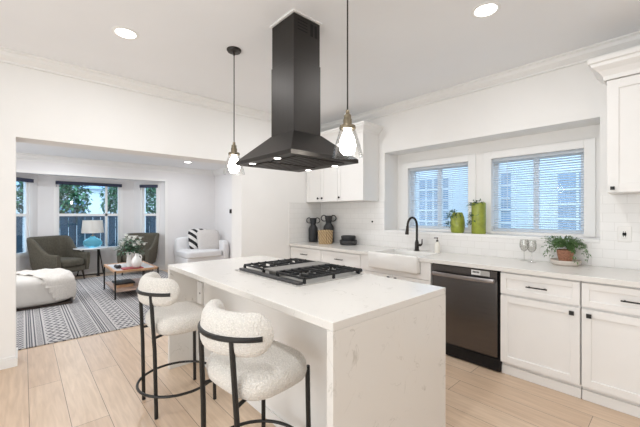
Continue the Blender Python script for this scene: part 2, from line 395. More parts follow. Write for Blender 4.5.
    def build(s, name, mat, parent=None, smooth=True, solid=0.0, angle=35, recalc=True):
        off = Vector((0, 0, 0))
        if parent is not None: off = OFF.get(parent.name, off)
        if off.length: bmesh.ops.translate(s.bm, vec=-off, verts=s.bm.verts)
        if recalc: bmesh.ops.recalc_face_normals(s.bm, faces=s.bm.faces)
        me = bpy.data.meshes.new(name); s.bm.to_mesh(me); s.bm.free()
        for mm in (mat if isinstance(mat, (list, tuple)) else [mat]): me.materials.append(mm)
        if smooth:
            me.polygons.foreach_set('use_smooth', [True] * len(me.polygons)); me.set_sharp_from_angle(angle=math.radians(angle))
        o = bpy.data.objects.new(name, me); COL.objects.link(o)
        if parent is not None: o.parent = parent; OFF[o.name] = off
        if solid:
            md = o.modifiers.new('thickness', 'SOLIDIFY'); md.thickness = solid; md.offset = 1
        return o
def tag(o, label, cat=None, group=None, kind=None):
    o['label'] = label
    if cat: o['category'] = cat
    if group: o['group'] = group
    if kind: o['kind'] = kind
    return o
def thing(name, label, cat, loc=(0, 0, 0), rz=0.0, group=None, local=False, kind=None):
    o = bpy.data.objects.new(name, None); COL.objects.link(o); o.location = loc; o.rotation_euler = (0, 0, rz); o.empty_display_size = 0.1
    OFF[o.name] = Vector((0, 0, 0)) if (local or rz) else Vector(loc)
    return tag(o, label, cat, group, kind)
def copy_tree(o, parent=None):
    c = o.copy(); COL.objects.link(c)
    if parent is not None: c.parent = parent
    for ch in list(o.children): copy_tree(ch, c)
    return c
def struct(name, mb, mat, label=None, cat='structure', smooth=False):
    o = mb.build(name, mat, None, smooth); return tag(o, label or name.replace('_', ' '), cat, None, 'structure')
def arc(cx, cy, r, a0, a1, n, z): return [(cx + r * math.cos(a0 + (a1 - a0) * i / n), cy + r * math.sin(a0 + (a1 - a0) * i / n), z) for i in range(n + 1)]

# ================================================================== SETTING
KX, KW, CH = -4.0, 3.65, 2.79           # kitchen partition plane, window wall plane, ceiling height
WX = -4.28                              # living side of the partition
LX, LY, LH = -8.4, 3.8, 2.50            # living far wall, living right wall, living ceiling
OY0, OY1, OZ = -0.05, 2.19, 2.05        # opening between the rooms
BX, BH = -9.0, 2.17                     # bay
b = MB(); b.box(-9.3, 1.5, -2.6, 4.1, -0.12, 0.0); struct('floor', b, M['floor'], 'pale oak plank floor running through kitchen and living room', 'floor')
b = MB(); b.box(WX, 1.5, -2.6, 4.1, CH, CH + .1); struct('ceiling', b, M['ceil'], 'white kitchen ceiling with recessed lights', 'ceiling')
b = MB(); b.box(LX - .12, WX, -2.1, LY + .1, LH, LH + .1); struct('ceiling_living', b, M['ceil'], 'lower white living room ceiling', 'ceiling')
b = MB(); b.box(WX, KX, -2.6, OY0, 0, CH); b.box(WX, KX, OY0, OY1, OZ, CH); b.box(WX, KX, OY1, 4.1, 0, CH)
struct('wall_left', b, M['wall'], 'cream partition wall with the wide opening to the living room', 'wall')
# window wall with niche
NX0, NX1, NZ0, NZ1, NY = -2.715, -0.467, 1.14, 2.19, 3.95
WL, WR, WZ0, WZ1 = (-2.535, -1.71), (-1.45, -0.62), 1.165, 1.985
b = MB()
b.box(KX, NX0, KW, 4.1, 0, CH); b.box(NX1, 1.5, KW, 4.1, 0, CH); b.box(NX0, NX1, KW, 4.1, 0, NZ0); b.box(NX0, NX1, KW, 4.1, NZ1, CH)
b.box(NX0, WL[0], NY, 4.1, NZ0, NZ1); b.box(WL[1], WR[0], NY, 4.1, NZ0, NZ1); b.box(WR[1], NX1, NY, 4.1, NZ0, NZ1)
for w in (WL, WR): b.box(w[0], w[1], NY, 4.1, NZ0, WZ0); b.box(w[0], w[1], NY, 4.1, WZ1, NZ1)
struct('wall_back', b, M['wall'], 'cream window wall with a deep niche round two windows', 'wall')
b = MB(); b.box(-4.28, 1.5, -2.6, -2.45, 0, CH); struct('wall_front', b, M['wall'], 'cream wall behind the camera', 'wall')
b = MB(); b.box(1.4, 1.5, -2.45, 4.1, 0, CH); struct('wall_right', b, M['wall'], 'cream wall on the right of the kitchen', 'wall')
# living walls
b = MB(); b.box(LX - .12, LX, 2.57, LY, 0, LH); b.box(LX - .12, LX, -2.1, -.32, 0, LH); b.box(LX - .12, LX, -.32, 2.57, BH, LH)
struct('wall_living_far', b, M['living_wall'], 'pale grey far wall of the living room with the bay opening', 'wall')
b = MB(); b.box(LX - .12, WX, LY, LY + .1, 0, LH); struct('wall_living_right', b, M['living_wall'], 'pale grey living room wall beside the sofa', 'wall')
b = MB(); b.box(LX - .12, WX, -2.1, -2.0, 0, LH); struct('wall_living_left', b, M['living_wall'], 'pale grey living room wall on the left', 'wall')
b = MB()
for z0, z1 in ((BH, BH + .1), ): b.quad([(LX, -.32, z0), (LX, 2.57, z0), (BX - .1, 2.05, z0), (BX - .1, .2, z0)]); b.quad([(LX, -.32, z1), (LX, 2.57, z1), (BX - .1, 2.05, z1), (BX - .1, .2, z1)])
struct('ceiling_bay', b, M['ceil'], 'low flat ceiling of the bay window', 'ceiling')

def holed_wall(b, p0, p1, z0, z1, u0, u1, v0, v1, th):
    """vertical wall from p0 to p1 (plan), thickness th to its left, one rectangular hole"""
    p0, p1 = Vector((*p0, 0)), Vector((*p1, 0)); d = (p1 - p0); L = d.length; d.normalize(); n = Vector((-d.y, d.x, 0)) * th
    def blk(a, c, za, zb):
        q = [p0 + d * a, p0 + d * c, p0 + d * c + n, p0 + d * a + n]
        b.rings([[(v.x, v.y, za) for v in q], [(v.x, v.y, zb) for v in q]])
    blk(0, u0, z0, z1); blk(u1, L, z0, z1); blk(u0, u1, z0, v0); blk(u0, u1, v1, z1)
def plan_frame(b, p0, p1, u0, u1, v0, v1, w, off, dep, rails=(), mulls=()):
    p0, p1 = Vector((*p0, 0)), Vector((*p1, 0)); d = (p1 - p0).normalized(); n = Vector((-d.y, d.x, 0))
    def blk(a, c, za, zb, o0=off, o1=off + dep):
        q = [p0 + d * a + n * o0, p0 + d * c + n * o0, p0 + d * c + n * o1, p0 + d * a + n * o1]
        b.rings([[(v.x, v.y, za) for v in q], [(v.x, v.y, zb) for v in q]])
    blk(u0, u0 + w, v0, v1); blk(u1 - w, u1, v0, v1); blk(u0 + w, u1 - w, v0, v0 + w); blk(u0 + w, u1 - w, v1 - w, v1)
    for z in rails: blk(u0 + w, u1 - w, z - .028, z + .028)
    for u in mulls: blk(u - .022, u + .022, v0 + w, v1 - w)
    return d, n, p0
A, B_, C_, D_ = (LX, 2.57), (BX, 2.0), (BX, .22), (LX, -.32)
b = MB()
SL = math.hypot(.6, .57); SL2 = math.hypot(.6, .54)
bays = [(A, B_, SL, .23, .60, .55, 2.045, ()), (B_, C_, 1.78, .29, 1.46, .55, 2.045, (.29 + .27,)), (C_, D_, SL2, .20, .56, .55, 2.045, ())]
for p0, p1, L, u0, u1, v0, v1, mu in bays: holed_wall(b, p1, p0, 0, BH, L - u1, L - u0, v0, v1, .10)
struct('wall_bay', b, M['living_wall'], 'pale grey walls of the bay window', 'wall')
BL = ['narrow bay window beside the sofa wall', 'wide middle bay window behind the table lamp', 'narrow bay window at the left end of the bay']
for i, (p0, p1, L, u0, u1, v0, v1, mu) in enumerate(bays):
    w = thing('window_%d' % (i + 3), BL[i], 'window', (*p0, 0), kind='structure')
    fb = MB(); d, n, q0 = plan_frame(fb, p1, p0, L - u1, L - u0, v0, v1, .035, .02, .06, (1.335,), [L - u for u in mu])
    # flat casing on the room side
    plan_frame(fb, p1, p0, L - u1 - .06, L - u0 + .06, v0 - .05, v1 + .05, .062, -.018, .018)
    fb.build('window_frame', M['trim'], w, False)
    gb = MB(); d = (Vector((*p0, 0)) - Vector((*p1, 0))).normalized(); n = Vector((-d.y, d.x, 0)); q = Vector((*p1, 0)) + n * .05
    a, c = q + d * (L - u1 + .03), q + d * (L - u0 - .03)
    gb.rings([[(a.x, a.y, v0 + .03), (c.x, c.y, v0 + .03), (c.x, c.y, v1 - .03), (a.x, a.y, v1 - .03)], [(a.x + n.x * .005, a.y + n.y * .005, v0 + .03), (c.x + n.x * .005, c.y + n.y * .005, v0 + .03), (c.x + n.x * .005, c.y + n.y * .005, v1 - .03), (a.x + n.x * .005, a.y + n.y * .005, v1 - .03)]])
    gb.build('window_glass', M['winglass'], w, False)
    # roller blind cassette on the casing
    cb = MB(); q = Vector((*p1, 0)) - n * .07; a, c = q + d * (L - u1 - .03), q + d * (L - u0 + .03)
    t = thing('roller_blind', ['dark roller blind cassette over the narrow bay window beside the sofa wall', 'wide dark roller blind cassette over the middle bay window', 'dark roller blind cassette over the bay window behind the white ottoman'][i], 'blind', (a.x, a.y, 1.985), group='roller blinds in the bay')
    cb.rings([[(a.x, a.y, z), (c.x, c.y, z), (c.x + n.x * .05, c.y + n.y * .05, z), (a.x + n.x * .05, a.y + n.y * .05, z)] for z in (1.99, 2.06)]); cb.build('cassette', M['cassette'], t, False)
    kb = MB(); qa = a + d * .012 + n * .025; kb.tube([(qa.x, qa.y, 1.992), (qa.x, qa.y, 1.93)], .004, 6); kb.build('pull_cord', M['cassette'], t)

# crown mouldings (swept profile along straight runs)
def crown(b, p0, p1, inward, ztop, s=.10):
    p0, p1, nn = Vector(p0), Vector(p1), Vector(inward)
    prof = [(0, 0), (.9, 0), (.9, -.14), (.72, -.24), (.62, -.5), (.34, -.72), (.2, -.82), (.2, -1), (0, -1)]
    b.rings([[p + nn * (x * s) + Vector((0, 0, ztop + z * s)) for x, z in prof] for p in (p0, p1)])
b = MB(); crown(b, (KX, -2.45, 0), (KX, KW, 0), (1, 0, 0), CH); struct('trim_1', b, M['trim'], 'white crown moulding over the opening', 'trim')
b = MB(); crown(b, (KX, KW, 0), (1.4, KW, 0), (0, -1, 0), CH); struct('trim_2', b, M['trim'], 'white crown moulding over the window wall', 'trim')
b = MB(); crown(b, (LX, -2, 0), (LX, LY, 0), (1, 0, 0), LH, .13); struct('trim_3', b, M['trim'], 'white crown moulding on the living room far wall', 'trim')
b = MB(); crown(b, (LX, LY, 0), (WX, LY, 0), (0, -1, 0), LH, .13); struct('trim_4', b, M['trim'], 'white crown moulding on the living room side wall', 'trim')
def base(b, x0, x1, y0, y1): b.box(x0, x1, y0, y1, 0, .085); 
b = MB(); b.box(KX, KX + .016, -2.45, OY0 + .0, 0, .075); b.box(KX, KX + .010, -2.45, OY0, .075, .095, .004); b.box(WX + .0, KX + .016, OY0, OY0 + .012, 0, .075)
struct('baseboard_left', b, M['trim'], 'white baseboard on the left wall end', 'baseboard')
b = MB(); b.box(KX, KX + .016, OY1, 3.0, 0, .09); b.box(WX, KX + .016, OY1 - .012, OY1, 0, .09); struct('baseboard_partition', b, M['trim'], 'white baseboard right of the opening', 'baseboard')
b = MB(); b.box(LX, LX + .016, 2.57, LY, 0, .11); b.box(LX, LX + .016, -2, -.32, 0, .11); b.box(LX, WX, LY - .016, LY, 0, .11); struct('baseboard_living', b, M['trim'], 'white baseboard in the living room', 'baseboard')
b = MB()
for p0, p1, L, *_ in bays: holed_wall(b, p1, p0, 0, .11, L * .4, L * .6, .02, .09, -.016)
struct('baseboard_bay', b, M['trim'], 'white baseboard round the bay', 'baseboard')
b = MB(); b.box(LX - .005, LX + .02, 2.54, 2.60, .11, BH + .03); b.box(LX - .005, LX + .02, -.35, -.29, .11, BH + .03); b.box(LX - .005, LX + .02, -.29, 2.54, BH - .03, BH + .03)
struct('trim_5', b, M['trim'], 'white trim edging the bay opening', 'trim')

# kitchen windows: casing, sash frame, glass
WLAB = ['kitchen window above the sink behind a slatted blind', 'kitchen window above the dishwasher behind a slatted blind']
for i, w in enumerate((WL, WR)):
    t = thing('window_%d' % (i + 1), WLAB[i], 'window', (w[0], 4.0, WZ0), kind='structure')
    fb = MB()
    for x0, x1, z0, z1 in ((w[0] - .085, w[0], WZ0 - .02, WZ1 + .085), (w[1], w[1] + .085, WZ0 - .02, WZ1 + .085), (w[0], w[1], WZ1, WZ1 + .085)):
        fb.box(x0, x1, NY - .018, NY, z0, z1, .003)
    fb.build('window_casing', M['trim'], t, False)
    fb = MB(); y0, y1 = 4.03, 4.08; f = .04; xm = (w[0] + w[1]) / 2
    fb.box(w[0], w[0] + f, y0, y1, WZ0, WZ1); fb.box(w[1] - f, w[1], y0, y1, WZ0, WZ1); fb.box(w[0] + f, w[1] - f, y0, y1, WZ0, WZ0 + f); fb.box(w[0] + f, w[1] - f, y0, y1, WZ1 - f, WZ1); fb.box(xm - .025, xm + .025, y0, y1, WZ0 + f, WZ1 - f)
    fb.build('window_frame', M['trim'], t, False)
    gb = MB(); gb.box(w[0] + f, w[1] - f, 4.052, 4.057, WZ0 + f, WZ1 - f); gb.build('window_glass', M['winglass'], t, False)
    # slatted blind hung inside the reveal
    bl = thing('window_blind', ['white slatted blind in the window above the sink', 'white slatted blind in the window above the dishwasher'][i], 'blind', (xm, 3.985, WZ1), group='slatted blinds in the kitchen windows')
    hb = MB(); hb.box(w[0] + .006, w[1] - .006, 3.965, 4.005, WZ1 - .035, WZ1 - .002, .003); hb.build('headrail', M['blind'], bl, False)
    sb = MB(); z = WZ1 - .05; ns = 31; pitch = (WZ1 - .05 - (WZ0 + .035)) / (ns - 1); ca = math.radians(-27)
    for k in range(ns):
        zz = z - k * pitch; sb.box(w[0] + .008, w[1] - .008, 3.985 - .0125, 3.985 + .0125, zz - .0006, zz + .0006, rot=Matrix.Rotation(ca, 3, 'X'))
    sb.build('slats', M['blind'], bl, False)
    rb = MB(); rb.box(w[0] + .008, w[1] - .008, 3.972, 3.998, WZ0 + .004, WZ0 + .022, .004); rb.build('bottom_rail', M['blind'], bl, False)
    for xs in (w[0] + .12, xm, w[1] - .12):
        lb = MB(); lb.tube([(xs, 3.971, WZ1 - .03), (xs, 3.971, WZ0 + .02)], .0012, 5); lb.build('ladder_cord', M['blind'], bl)
    wb_ = MB(); wb_.tube([(w[0] + .16, 3.958, WZ1 - .04), (w[0] + .16, 3.957, WZ0 + .25)], .0035, 6); wb_.build('tilt_wand', M['blind'], bl)
b = MB(); b.box(NX0, NX1, KW - .006, NY, NZ0 - .028, NZ0, .003); struct('trim_6', b, M['trim'], 'white window sill along the niche', 'trim')
# tiled backsplash
b = MB(); TZ = 0.914; th = .009
b.box(KX, NX0, KW - th, KW, TZ, 1.535); b.box(NX0, NX1, KW - th, KW, TZ, NZ0 - .03); b.box(NX1, .75, KW - th, KW, TZ, 1.535); b.box(KX, KX + th, 2.985, KW - th, TZ, 1.535)
struct('wall_tile', b, M['tile'], 'white glazed subway tile above the worktop', 'tile')
b = MB(); b.box(KX, KX + .004, 2.46, 2.5, 0.2, 0.3); b.bm.free()

# ================================================================== OUTSIDE
b = MB(); b.box(-30, 12, -20, 25, -.45, -.2); struct('ground', b, M['ground'], 'paved ground outside the house', 'ground')
f = thing('garden_fence', 'slate blue board fence outside the bay windows', 'fence', (-12.2, 1.2, -.2))
fb = MB()
for k in range(60):
    y = -4.8 + k * .2; fb.box(-12.22, -12.195, y, y + .188, -.2, 1.25 + .0 * k)
fb.build('board_panel', M['fence'], f, False)
for k in range(7):
    pb = MB(); pb.box(-12.19, -12.10, -4.8 + k * 2, -4.71 + k * 2, -.2, 1.33, .006); pb.build('post', M['fence'], f, False)
rb = MB(); rb.box(-12.235, -12.17, -4.8, 7.2, 1.25, 1.29); rb.build('top_rail', M['fence'], f, False)
TREES = [(-13.7, -1.55, 1.1, 'dark leafy tree beyond the fence, seen in the left bay window'), (-13.7, .72, 1.05, 'bushy tree behind the fence at the left of the middle bay window'),
         (-13.7, 3.02, 1.05, 'leafy tree behind the fence at the right of the middle bay window'), (-13.7, 5.3, 1.1, 'bushy tree beyond the fence, seen in the narrow bay window beside the sofa')]
for x, y, R_, lab in TREES:
    t = thing('garden_tree', lab, 'tree', (x, y, -.2), group='trees behind the garden fence')
    tb = MB(); tb.tube([(x, y, -.2), (x + .05, y, .9), (x, y + .1, 2.0)], [.13, .10, .05], 8); tb.build('trunk', M['bark'], t)
    lb = MB()
    for k in range(2600):
        v = Vector((rnd.gauss(0, 1), rnd.gauss(0, 1), rnd.gauss(0, .9))); v = v.normalized() * R_ * (rnd.random() ** .33)
        c = Vector((x, y, 1.9)) + Vector((v.x * .8, v.y * .96, v.z * 1.15))
        lb.leaf(c, (rnd.gauss(0, 1), rnd.gauss(0, 1), rnd.gauss(0, .6)), .17, .10)
    lb.build('foliage', M['tree'], t, False, recalc=False)
h = thing('neighbour_house', 'white sided house far behind the bay garden', 'house', (-20, 2, -.2))
hb = MB(); hb.box(-23, -20, -1, 6.5, -.2, 2.6); hb.build('wall', M['siding'], h, False)
hb = MB(); hb.rings([[(-23.3, y, 2.6), (-19.7, y, 2.6), (-21.5, y, 3.7)] for y in (-1.3, 6.8)]); hb.build('roof', M['shutter'], h, False)
for yy in (1.2, 3.9):
    hb = MB(); hb.box(-20, -19.96, yy, yy + 1.1, .9, 2.0); hb.build('window', M['darkpane'], h, False)
h = thing('neighbour_building', 'white sided building close outside the kitchen windows', 'house', (-2, 7.0, -.2))
hb = MB()
for k in range(28): hb.box(-9, 4, 7.0 + .012, 7.3, -.2 + k * .15, -.2 + k * .15 + .148, rot=Matrix.Rotation(math.radians(1.2), 3, 'X'))
hb.build('siding', M['siding'], h, False)
for x0, x1, z0, z1 in ((-4.15, -3.45, .95, 2.15), (-2.95, -2.2, .95, 2.15), (-1.45, -.35, .75, 2.05)):
    hb = MB(); hb.box(x0 - .07, x1 + .07, 6.94, 7.02, z0 - .07, z1 + .07); wf = hb.build('window_frame', M['trim'], h, False)
    hb = MB(); hb.box(x0, x1, 6.93, 6.945, z0, z1); pn = hb.build('window_pane', M['darkpane'], wf, False)
    hb = MB(); nx = 4; nz = 5
    for k in range(1, nx): xx = x0 + (x1 - x0) * k / nx; hb.box(xx - .018, xx + .018, 6.915, 6.93, z0, z1)
    for k in range(1, nz): zz = z0 + (z1 - z0) * k / nz; hb.box(x0, x1, 6.914, 6.93, zz - .018, zz + .018)
    hb.build('muntins', M['trim'], wf, False)
t = thing('clipped_hedge', 'low hedge along the building outside the kitchen windows', 'hedge', (-2, 6.4, -.2)); lb = MB()
for k in range(2600): lb.leaf((rnd.uniform(-5.5, .6), rnd.uniform(6.2, 6.7), rnd.uniform(-.1, .98 + .08 * math.sin(k))), (rnd.gauss(0, 1), rnd.gauss(0, 1), rnd.gauss(0, 1)), .13, .08)
lb.build('foliage', M['tree'], t, False, recalc=False)

# ================================================================== KITCHEN: base units
F = 3.005
def shaker(b, x0, x1, z0, z1, yf=F, th=.02, rail=.055):
    b.box(x0, x0 + rail, yf, yf + th, z0, z1, .0012, 1); b.box(x1 - rail, x1, yf, yf + th, z0, z1, .0012, 1)
    b.box(x0 + rail, x1 - rail, yf, yf + th, z1 - rail, z1, .0012, 1); b.box(x0 + rail, x1 - rail, yf, yf + th, z0, z0 + rail, .0012, 1)
    b.box(x0 + rail - .002, x1 - rail + .002, yf + .009, yf + th, z0 + rail - .002, z1 - rail + .002)
def bar_handle(xc, z, L, parent, yf=F):
    b = MB(); b.box(xc - L / 2, xc + L / 2, yf - .032, yf - .022, z - .005, z + .005, .002)
    for s in (-1, 1): b.box(xc + s * (L / 2 - .02) - .005, xc + s * (L / 2 - .02) + .005, yf - .024, yf + .0, z - .004, z + .004)
    b.build('handle', M['black'], parent, False)
def sq_knob(xc, z, parent, yf=F, s=.015):
    b = MB(); b.box(xc - s, xc + s, yf - .026, yf - .016, z - s, z + s, .002); b.tube([(xc, yf - .018, z), (xc, yf, z)], .007, 10)
    b.build('knob', M['black'], parent, False)
def round_knob(xc, z, parent, yf):
    b = MB(); b.rings([[(xc + r * math.cos(a * PI / 8), yf - d, z + r * math.sin(a * PI / 8)) for a in range(16)] for r, d in ((.006, 0), (.006, .012), (.015, .016), (.016, .022), (.010, .027))])
    b.build('knob', M['black'], parent)
def base_cabinet(x0, x1, label, spec, group='white base cabinets on the window wall'):
    t = thing('base_cabinet', label, 'cabinet', ((x0 + x1) / 2, 3.3, 0), group=group)
    b = MB(); b.box(x0, x1, F + .022, KW - .011, .10, .874); b.box(x0, x1, F + .05, KW - .012, 0, .10); b.build('body', M['cab'], t, False)
    b = MB(); b.box(x0, x1, F + .034, F + .05, 0, .075, .003); b.build('toe_kick', M['trim'], t, False)
    for it in spec:
        b = MB(); g = .0025
        if it[0] == 'drawer':
            shaker(b, x0 + g, x1 - g, .69, .862, rail=.045); o = b.build('drawer', M['cab'], t, False); bar_handle((x0 + x1) / 2, .776, .145, o)
        else:
            a, c, kn = it[1:4]; ztop = .673
            shaker(b, a + g, c - g, .112, ztop); o = b.build('door', M['cab'], t, False); sq_knob(kn, .632, o)
    return t
base_cabinet(-3.985, -3.30, 'white drawer base cabinet at the far corner under the black vases', [('drawer',), ('door', -3.985, -3.6425, -3.68), ('door', -3.6425, -3.30, -3.605)])
base_cabinet(-3.295, -2.59, 'white drawer base cabinet left of the farmhouse sink under the black bowls', [('drawer',), ('door', -3.295, -2.9425, -2.98), ('door', -2.9425, -2.59, -2.905)])
base_cabinet(-1.035, -.495, 'white base cabinet with drawer and door right beside the dishwasher', [('drawer',), ('door', -1.035, -.495, -.543)])
base_cabinet(-.490, .085, 'white base cabinet under the outlet with its knob on the left', [('drawer',), ('door', -.490, .085, -.443)])
# sink unit
t = thing('sink_cabinet', 'white sink cabinet below the farmhouse sink', 'cabinet', (-2.13, 3.3, 0))
b = MB(); b.box(-2.585, -1.675, F + .022, KW - .011, .10, .742); b.box(-2.585, -2.445, F, KW - .011, .742, .874); b.box(-1.788, -1.675, F, KW - .011, .742, .874); b.box(-2.585, -1.675, F + .05, KW - .012, 0, .1)
b.box(-2.445, -1.788, 3.50, KW - .011, .742, .874); b.box(-2.585, -1.675, F, F + .022, .695, .742); b.build('body', M['cab'], t, False)
b = MB(); b.box(-2.585, -1.675, F + .034, F + .05, 0, .075, .003); b.build('toe_kick', M['trim'], t, False)
for a, c, kn in ((-2.583, -2.1325, -2.175), (-2.1275, -1.677, -2.085)):
    b = MB(); shaker(b, a, c, .112, .688); o = b.build('door', M['cab'], t, False); sq_knob(kn, .655, o)
# dishwasher
t = thing('dishwasher', 'dark stainless dishwasher under the worktop', 'dishwasher', (-1.35, 3.3, 0))
b = MB(); b.box(-1.672, -1.04, F + .03, KW - .02, .01, .872); b.build('body', M['slot'], t, False)
b = MB(); b.box(-1.662, -1.058, F, F + .03, .125, .868, .006, 3); dr = b.build('door', M['dw'], t)
b = MB(); b.box(-1.662, -1.058, F - .0025, F + .002, .775, .865, .001); b.build('control_strip', M['dw'], dr, False)
b = MB(); xs = [-1.647 + .57 * k / 16 for k in range(17)]
b.rings([[(x, F - .022 - .028 * math.sin(PI * k / 16) ** .6 + dy, .782 + dz) for dy, dz in ((-.011, -.016), (.009, -.016), (.011, .0), (.009, .018), (-.011, .018), (-.015, 0))] for k, x in enumerate(xs)])
b.box(-1.648, -1.624, F - .03, F, .77, .796, .004); b.box(-1.100, -1.076, F - .03, F, .77, .796, .004)
b.build('handle', M['dwbar'], dr)
b = MB(); b.box(-1.275, -1.195, F - .004, F - .002, .815, .858, mat=0); b.box(-1.195, -1.118, F - .004, F - .002, .815, .858, mat=1)
for x in (-1.262, -1.250, -1.238, -1.226, -1.214): b.box(x, x + .008, F - .005, F - .004, .832, .848, mat=2)
b.build('energy_sticker', [M['sticker'], M['greysticker'], M['slot']], dr, False)
b = MB(); b.box(-1.672, -1.038, F + .004, F + .03, .012, .118, .003); b.build('toe_plate', M['slot'], t, False)
# worktop
b = MB(); SX0, SX1 = -2.435, -1.795
b.box(KX + .002, SX0, 2.985, KW - .01, .876, .914, .003); b.box(SX1, .105, 2.985, KW - .01, .876, .914, .003); b.box(SX0, SX1, 3.455, KW - .01, .876, .914)
tag(b.build('kitchen_worktop', M['quartz'], None, False), 'white quartz worktop along the window wall', 'worktop')
# sink
t = thing('farmhouse_sink', 'white apron front farmhouse sink set into the worktop', 'sink', (-2.115, 3.2, .745))
b = MB(); y0, y1 = 2.945, 3.452; x0, x1 = SX0 + .003, SX1 - .003
b.box(x0, x1, y0, y0 + .035, .75, .928, .012, 3); b.box(x0, x0 + .025, y0 + .02, y1, .75, .920, .006); b.box(x1 - .025, x1, y0 + .02, y1, .75, .920, .006); b.box(x0, x1, y1 - .022, y1, .75, .918, .006); b.box(x0 + .01, x1 - .01, y0 + .02, y1 - .01, .746, .762)
b.build('basin', M['ceramic'], t)
b = MB(); b.lathe([(.0, .0), (.04, .0), (.04, .004), (.0, .005)], -2.115, 3.22, 20, z0=.762); b.build('drain', M['bronze'], t)
# faucet
fx, fy = -2.150, 3.53
t = thing('kitchen_faucet', 'black gooseneck faucet standing behind the sink', 'faucet', (fx, fy, .914))
b = MB(); b.lathe([(.032, 0), (.032, .008), (.025, .014), (.024, .10), (.019, .115), (.015, .13)], fx, fy, 20, z0=.914); b.build('base', M['bronze'], t)
b = MB(); pts = [(fx, fy, 1.03), (fx, fy, 1.12), (fx, fy, 1.215)] + [(fx - .01 * (1 - math.cos(a)), fy - .085 * (1 - math.cos(a)), 1.215 + .10 * math.sin(a)) for a in [PI * k / 12 for k in range(1, 12)]] + [(fx - .02, fy - .17, 1.20)]
b.tube(pts, .0135, 12); b.build('spout', M['bronze'], t)
b = MB(); b.tube([(fx - .02, fy - .17, 1.215), (fx - .021, fy - .175, 1.17), (fx - .022, fy - .18, 1.125), (fx - .022, fy - .181, 1.115)], [.016, .018, .022, .020], 14); b.build('spray_head', M['bronze'], t)
b = MB(); b.tube([(fx, fy, .985), (fx + .05, fy + .005, .985)], .016, 12); b.tube([(fx + .05, fy + .005, .985), (fx + .066, fy + .004, 1.0), (fx + .07, fy, 1.06)], [.012, .009, .006], 10); b.build('handle', M['bronze'], t)

# ================================================================== KITCHEN: wall units
U = 3.32
def cab_crown(b, x0, x1, z0, z1, yf, left=True, right=True, proj=.075):
    """moulding wrapping the front and the free ends of a wall cabinet"""
    prof = [(0, 0), (.15, .0), (.2, .18), (.45, .42), (.8, .62), (.85, .75), (1, .8), (1, 1)]
    rings = []
    for e, h_ in prof:
        e *= proj; z = z0 + (z1 - z0) * h_
        rings.append([(x0 - (e if left else 0), yf - e, z), (x1 + (e if right else 0), yf - e, z), (x1 + (e if right else 0), KW - .001, z), (x0 - (e if left else 0), KW - .001, z)])
    b.rings(rings)
t = thing('wall_cabinet', 'white three door wall cabinet in the corner above the black vases', 'cabinet', (-3.4, 3.5, 1.54))
b = MB(); b.box(-3.99, -2.815, U + .021, KW - .001, 1.538, 2.46); b.build('body', M['cab'], t, False)
for a, c, kn in ((-3.985, -3.655, -3.70), (-3.65, -3.297, -3.608), (-3.292, -2.818, -3.252)):
    b = MB(); shaker(b, a, c, 1.54, 2.45, yf=U, rail=.06); o = b.build('door', M['cab'], t, False); round_knob(kn, 1.592, o, U)
b = MB(); cab_crown(b, -3.99, -2.815, 2.445, 2.56, U, False, True); b.build('crown', M['cab'], t, False)
t = thing('wall_cabinet', 'tall white wall cabinet above the outlet on the right', 'cabinet', (-.1, 3.5, 1.52))
b = MB(); b.box(-.386, .20, U + .021, KW - .001, 1.522, 2.42); b.build('body', M['cab'], t, False)
b = MB(); shaker(b, -.384, .198, 1.524, 2.38, yf=U, rail=.068); o = b.build('door', M['cab'], t, False); sq_knob(-.350, 1.556, o, U, .013)
b = MB(); cab_crown(b, -.386, .20, 2.385, 2.545, U, True, True, .10); b.build('crown', M['cab'], t, False)

def outlet(name, label, cat, x, z, w, h_):
    t = thing(name, label, cat, (x, KW - th, z)); y = KW - th
    b = MB(); b.box(x - w / 2, x + w / 2, y - .006, y, z - h_ / 2, z + h_ / 2, .003); p = b.build('plate', M['plastic'], t, False)
    b = MB(); b.box(x - .017, x + .017, y - .009, y - .005, z - .034, z + .034, .002)
    s = b.build('socket', M['plastic'], p, False)
    b = MB()
    for dz in (.018, -.018): b.box(x - .008, x - .005, y - .0098, y - .0088, z + dz - .006, z + dz + .006); b.box(x + .005, x + .008, y - .0098, y - .0088, z + dz - .006, z + dz + .006)
    b.box(x - .012, x + .012, y - .0112, y - .0088, z - .012, z + .012, .002); b.build('button', M['slot'], p, False)
outlet('wall_outlet', 'white wall outlet on the tile below the right wall cabinet', 'outlet', -.312, 1.195, .085, .125)
b = MB(); b.rings([[(-2.92 + r * math.cos(a * PI / 8), KW - th - d, 1.25 + r * math.sin(a * PI / 8)) for a in range(16)] for r, d in ((.013, 0), (.013, .008), (.008, .012))])
tag(b.build('wall_fitting', M['black']), 'small dark round fitting on the tile right of the black bowls', 'wall fitting')

# ================================================================== ISLAND
IX0, IX1, IY0, IY1 = -3.04, -.963, .945, 1.905
t = thing('kitchen_island', 'white quartz waterfall island in the middle of the kitchen', 'kitchen island', ((IX0 + IX1) / 2, 1.42, 0))
b = MB(); b.box(IX0, IX1, IY0, IY1, .876, .914, .003); b.build('countertop', M['quartz'], t, False)
for x0, x1 in ((IX0, IX0 + .038), (IX1 - .038, IX1)):
    b = MB(); b.box(x0, x1, IY0, IY1, 0, .876, .002); b.build('waterfall_panel', M['quartz'], t, False)
b = MB(); b.box(IX0 + .038, IX1 - .038, 1.21, IY1 - .03, 0.0, .876); b.build('back_panel', M['cab'], t, False)
b = MB(); b.box(IX0 + .038, IX1 - .038, 1.200, 1.21, 0, .07); b.build('plinth', M['trim'], t, False)
b = MB(); b.box(-3.0, -2.9, 1.188, 1.21, .50, .74, .003); ob = b.build('outlet', M['plastic'], t, False)
b = MB(); b.tube([(-2.935, 1.187, .64), (-2.935, 1.189, .64)], .009, 10); b.build('button', M['slot'], ob)
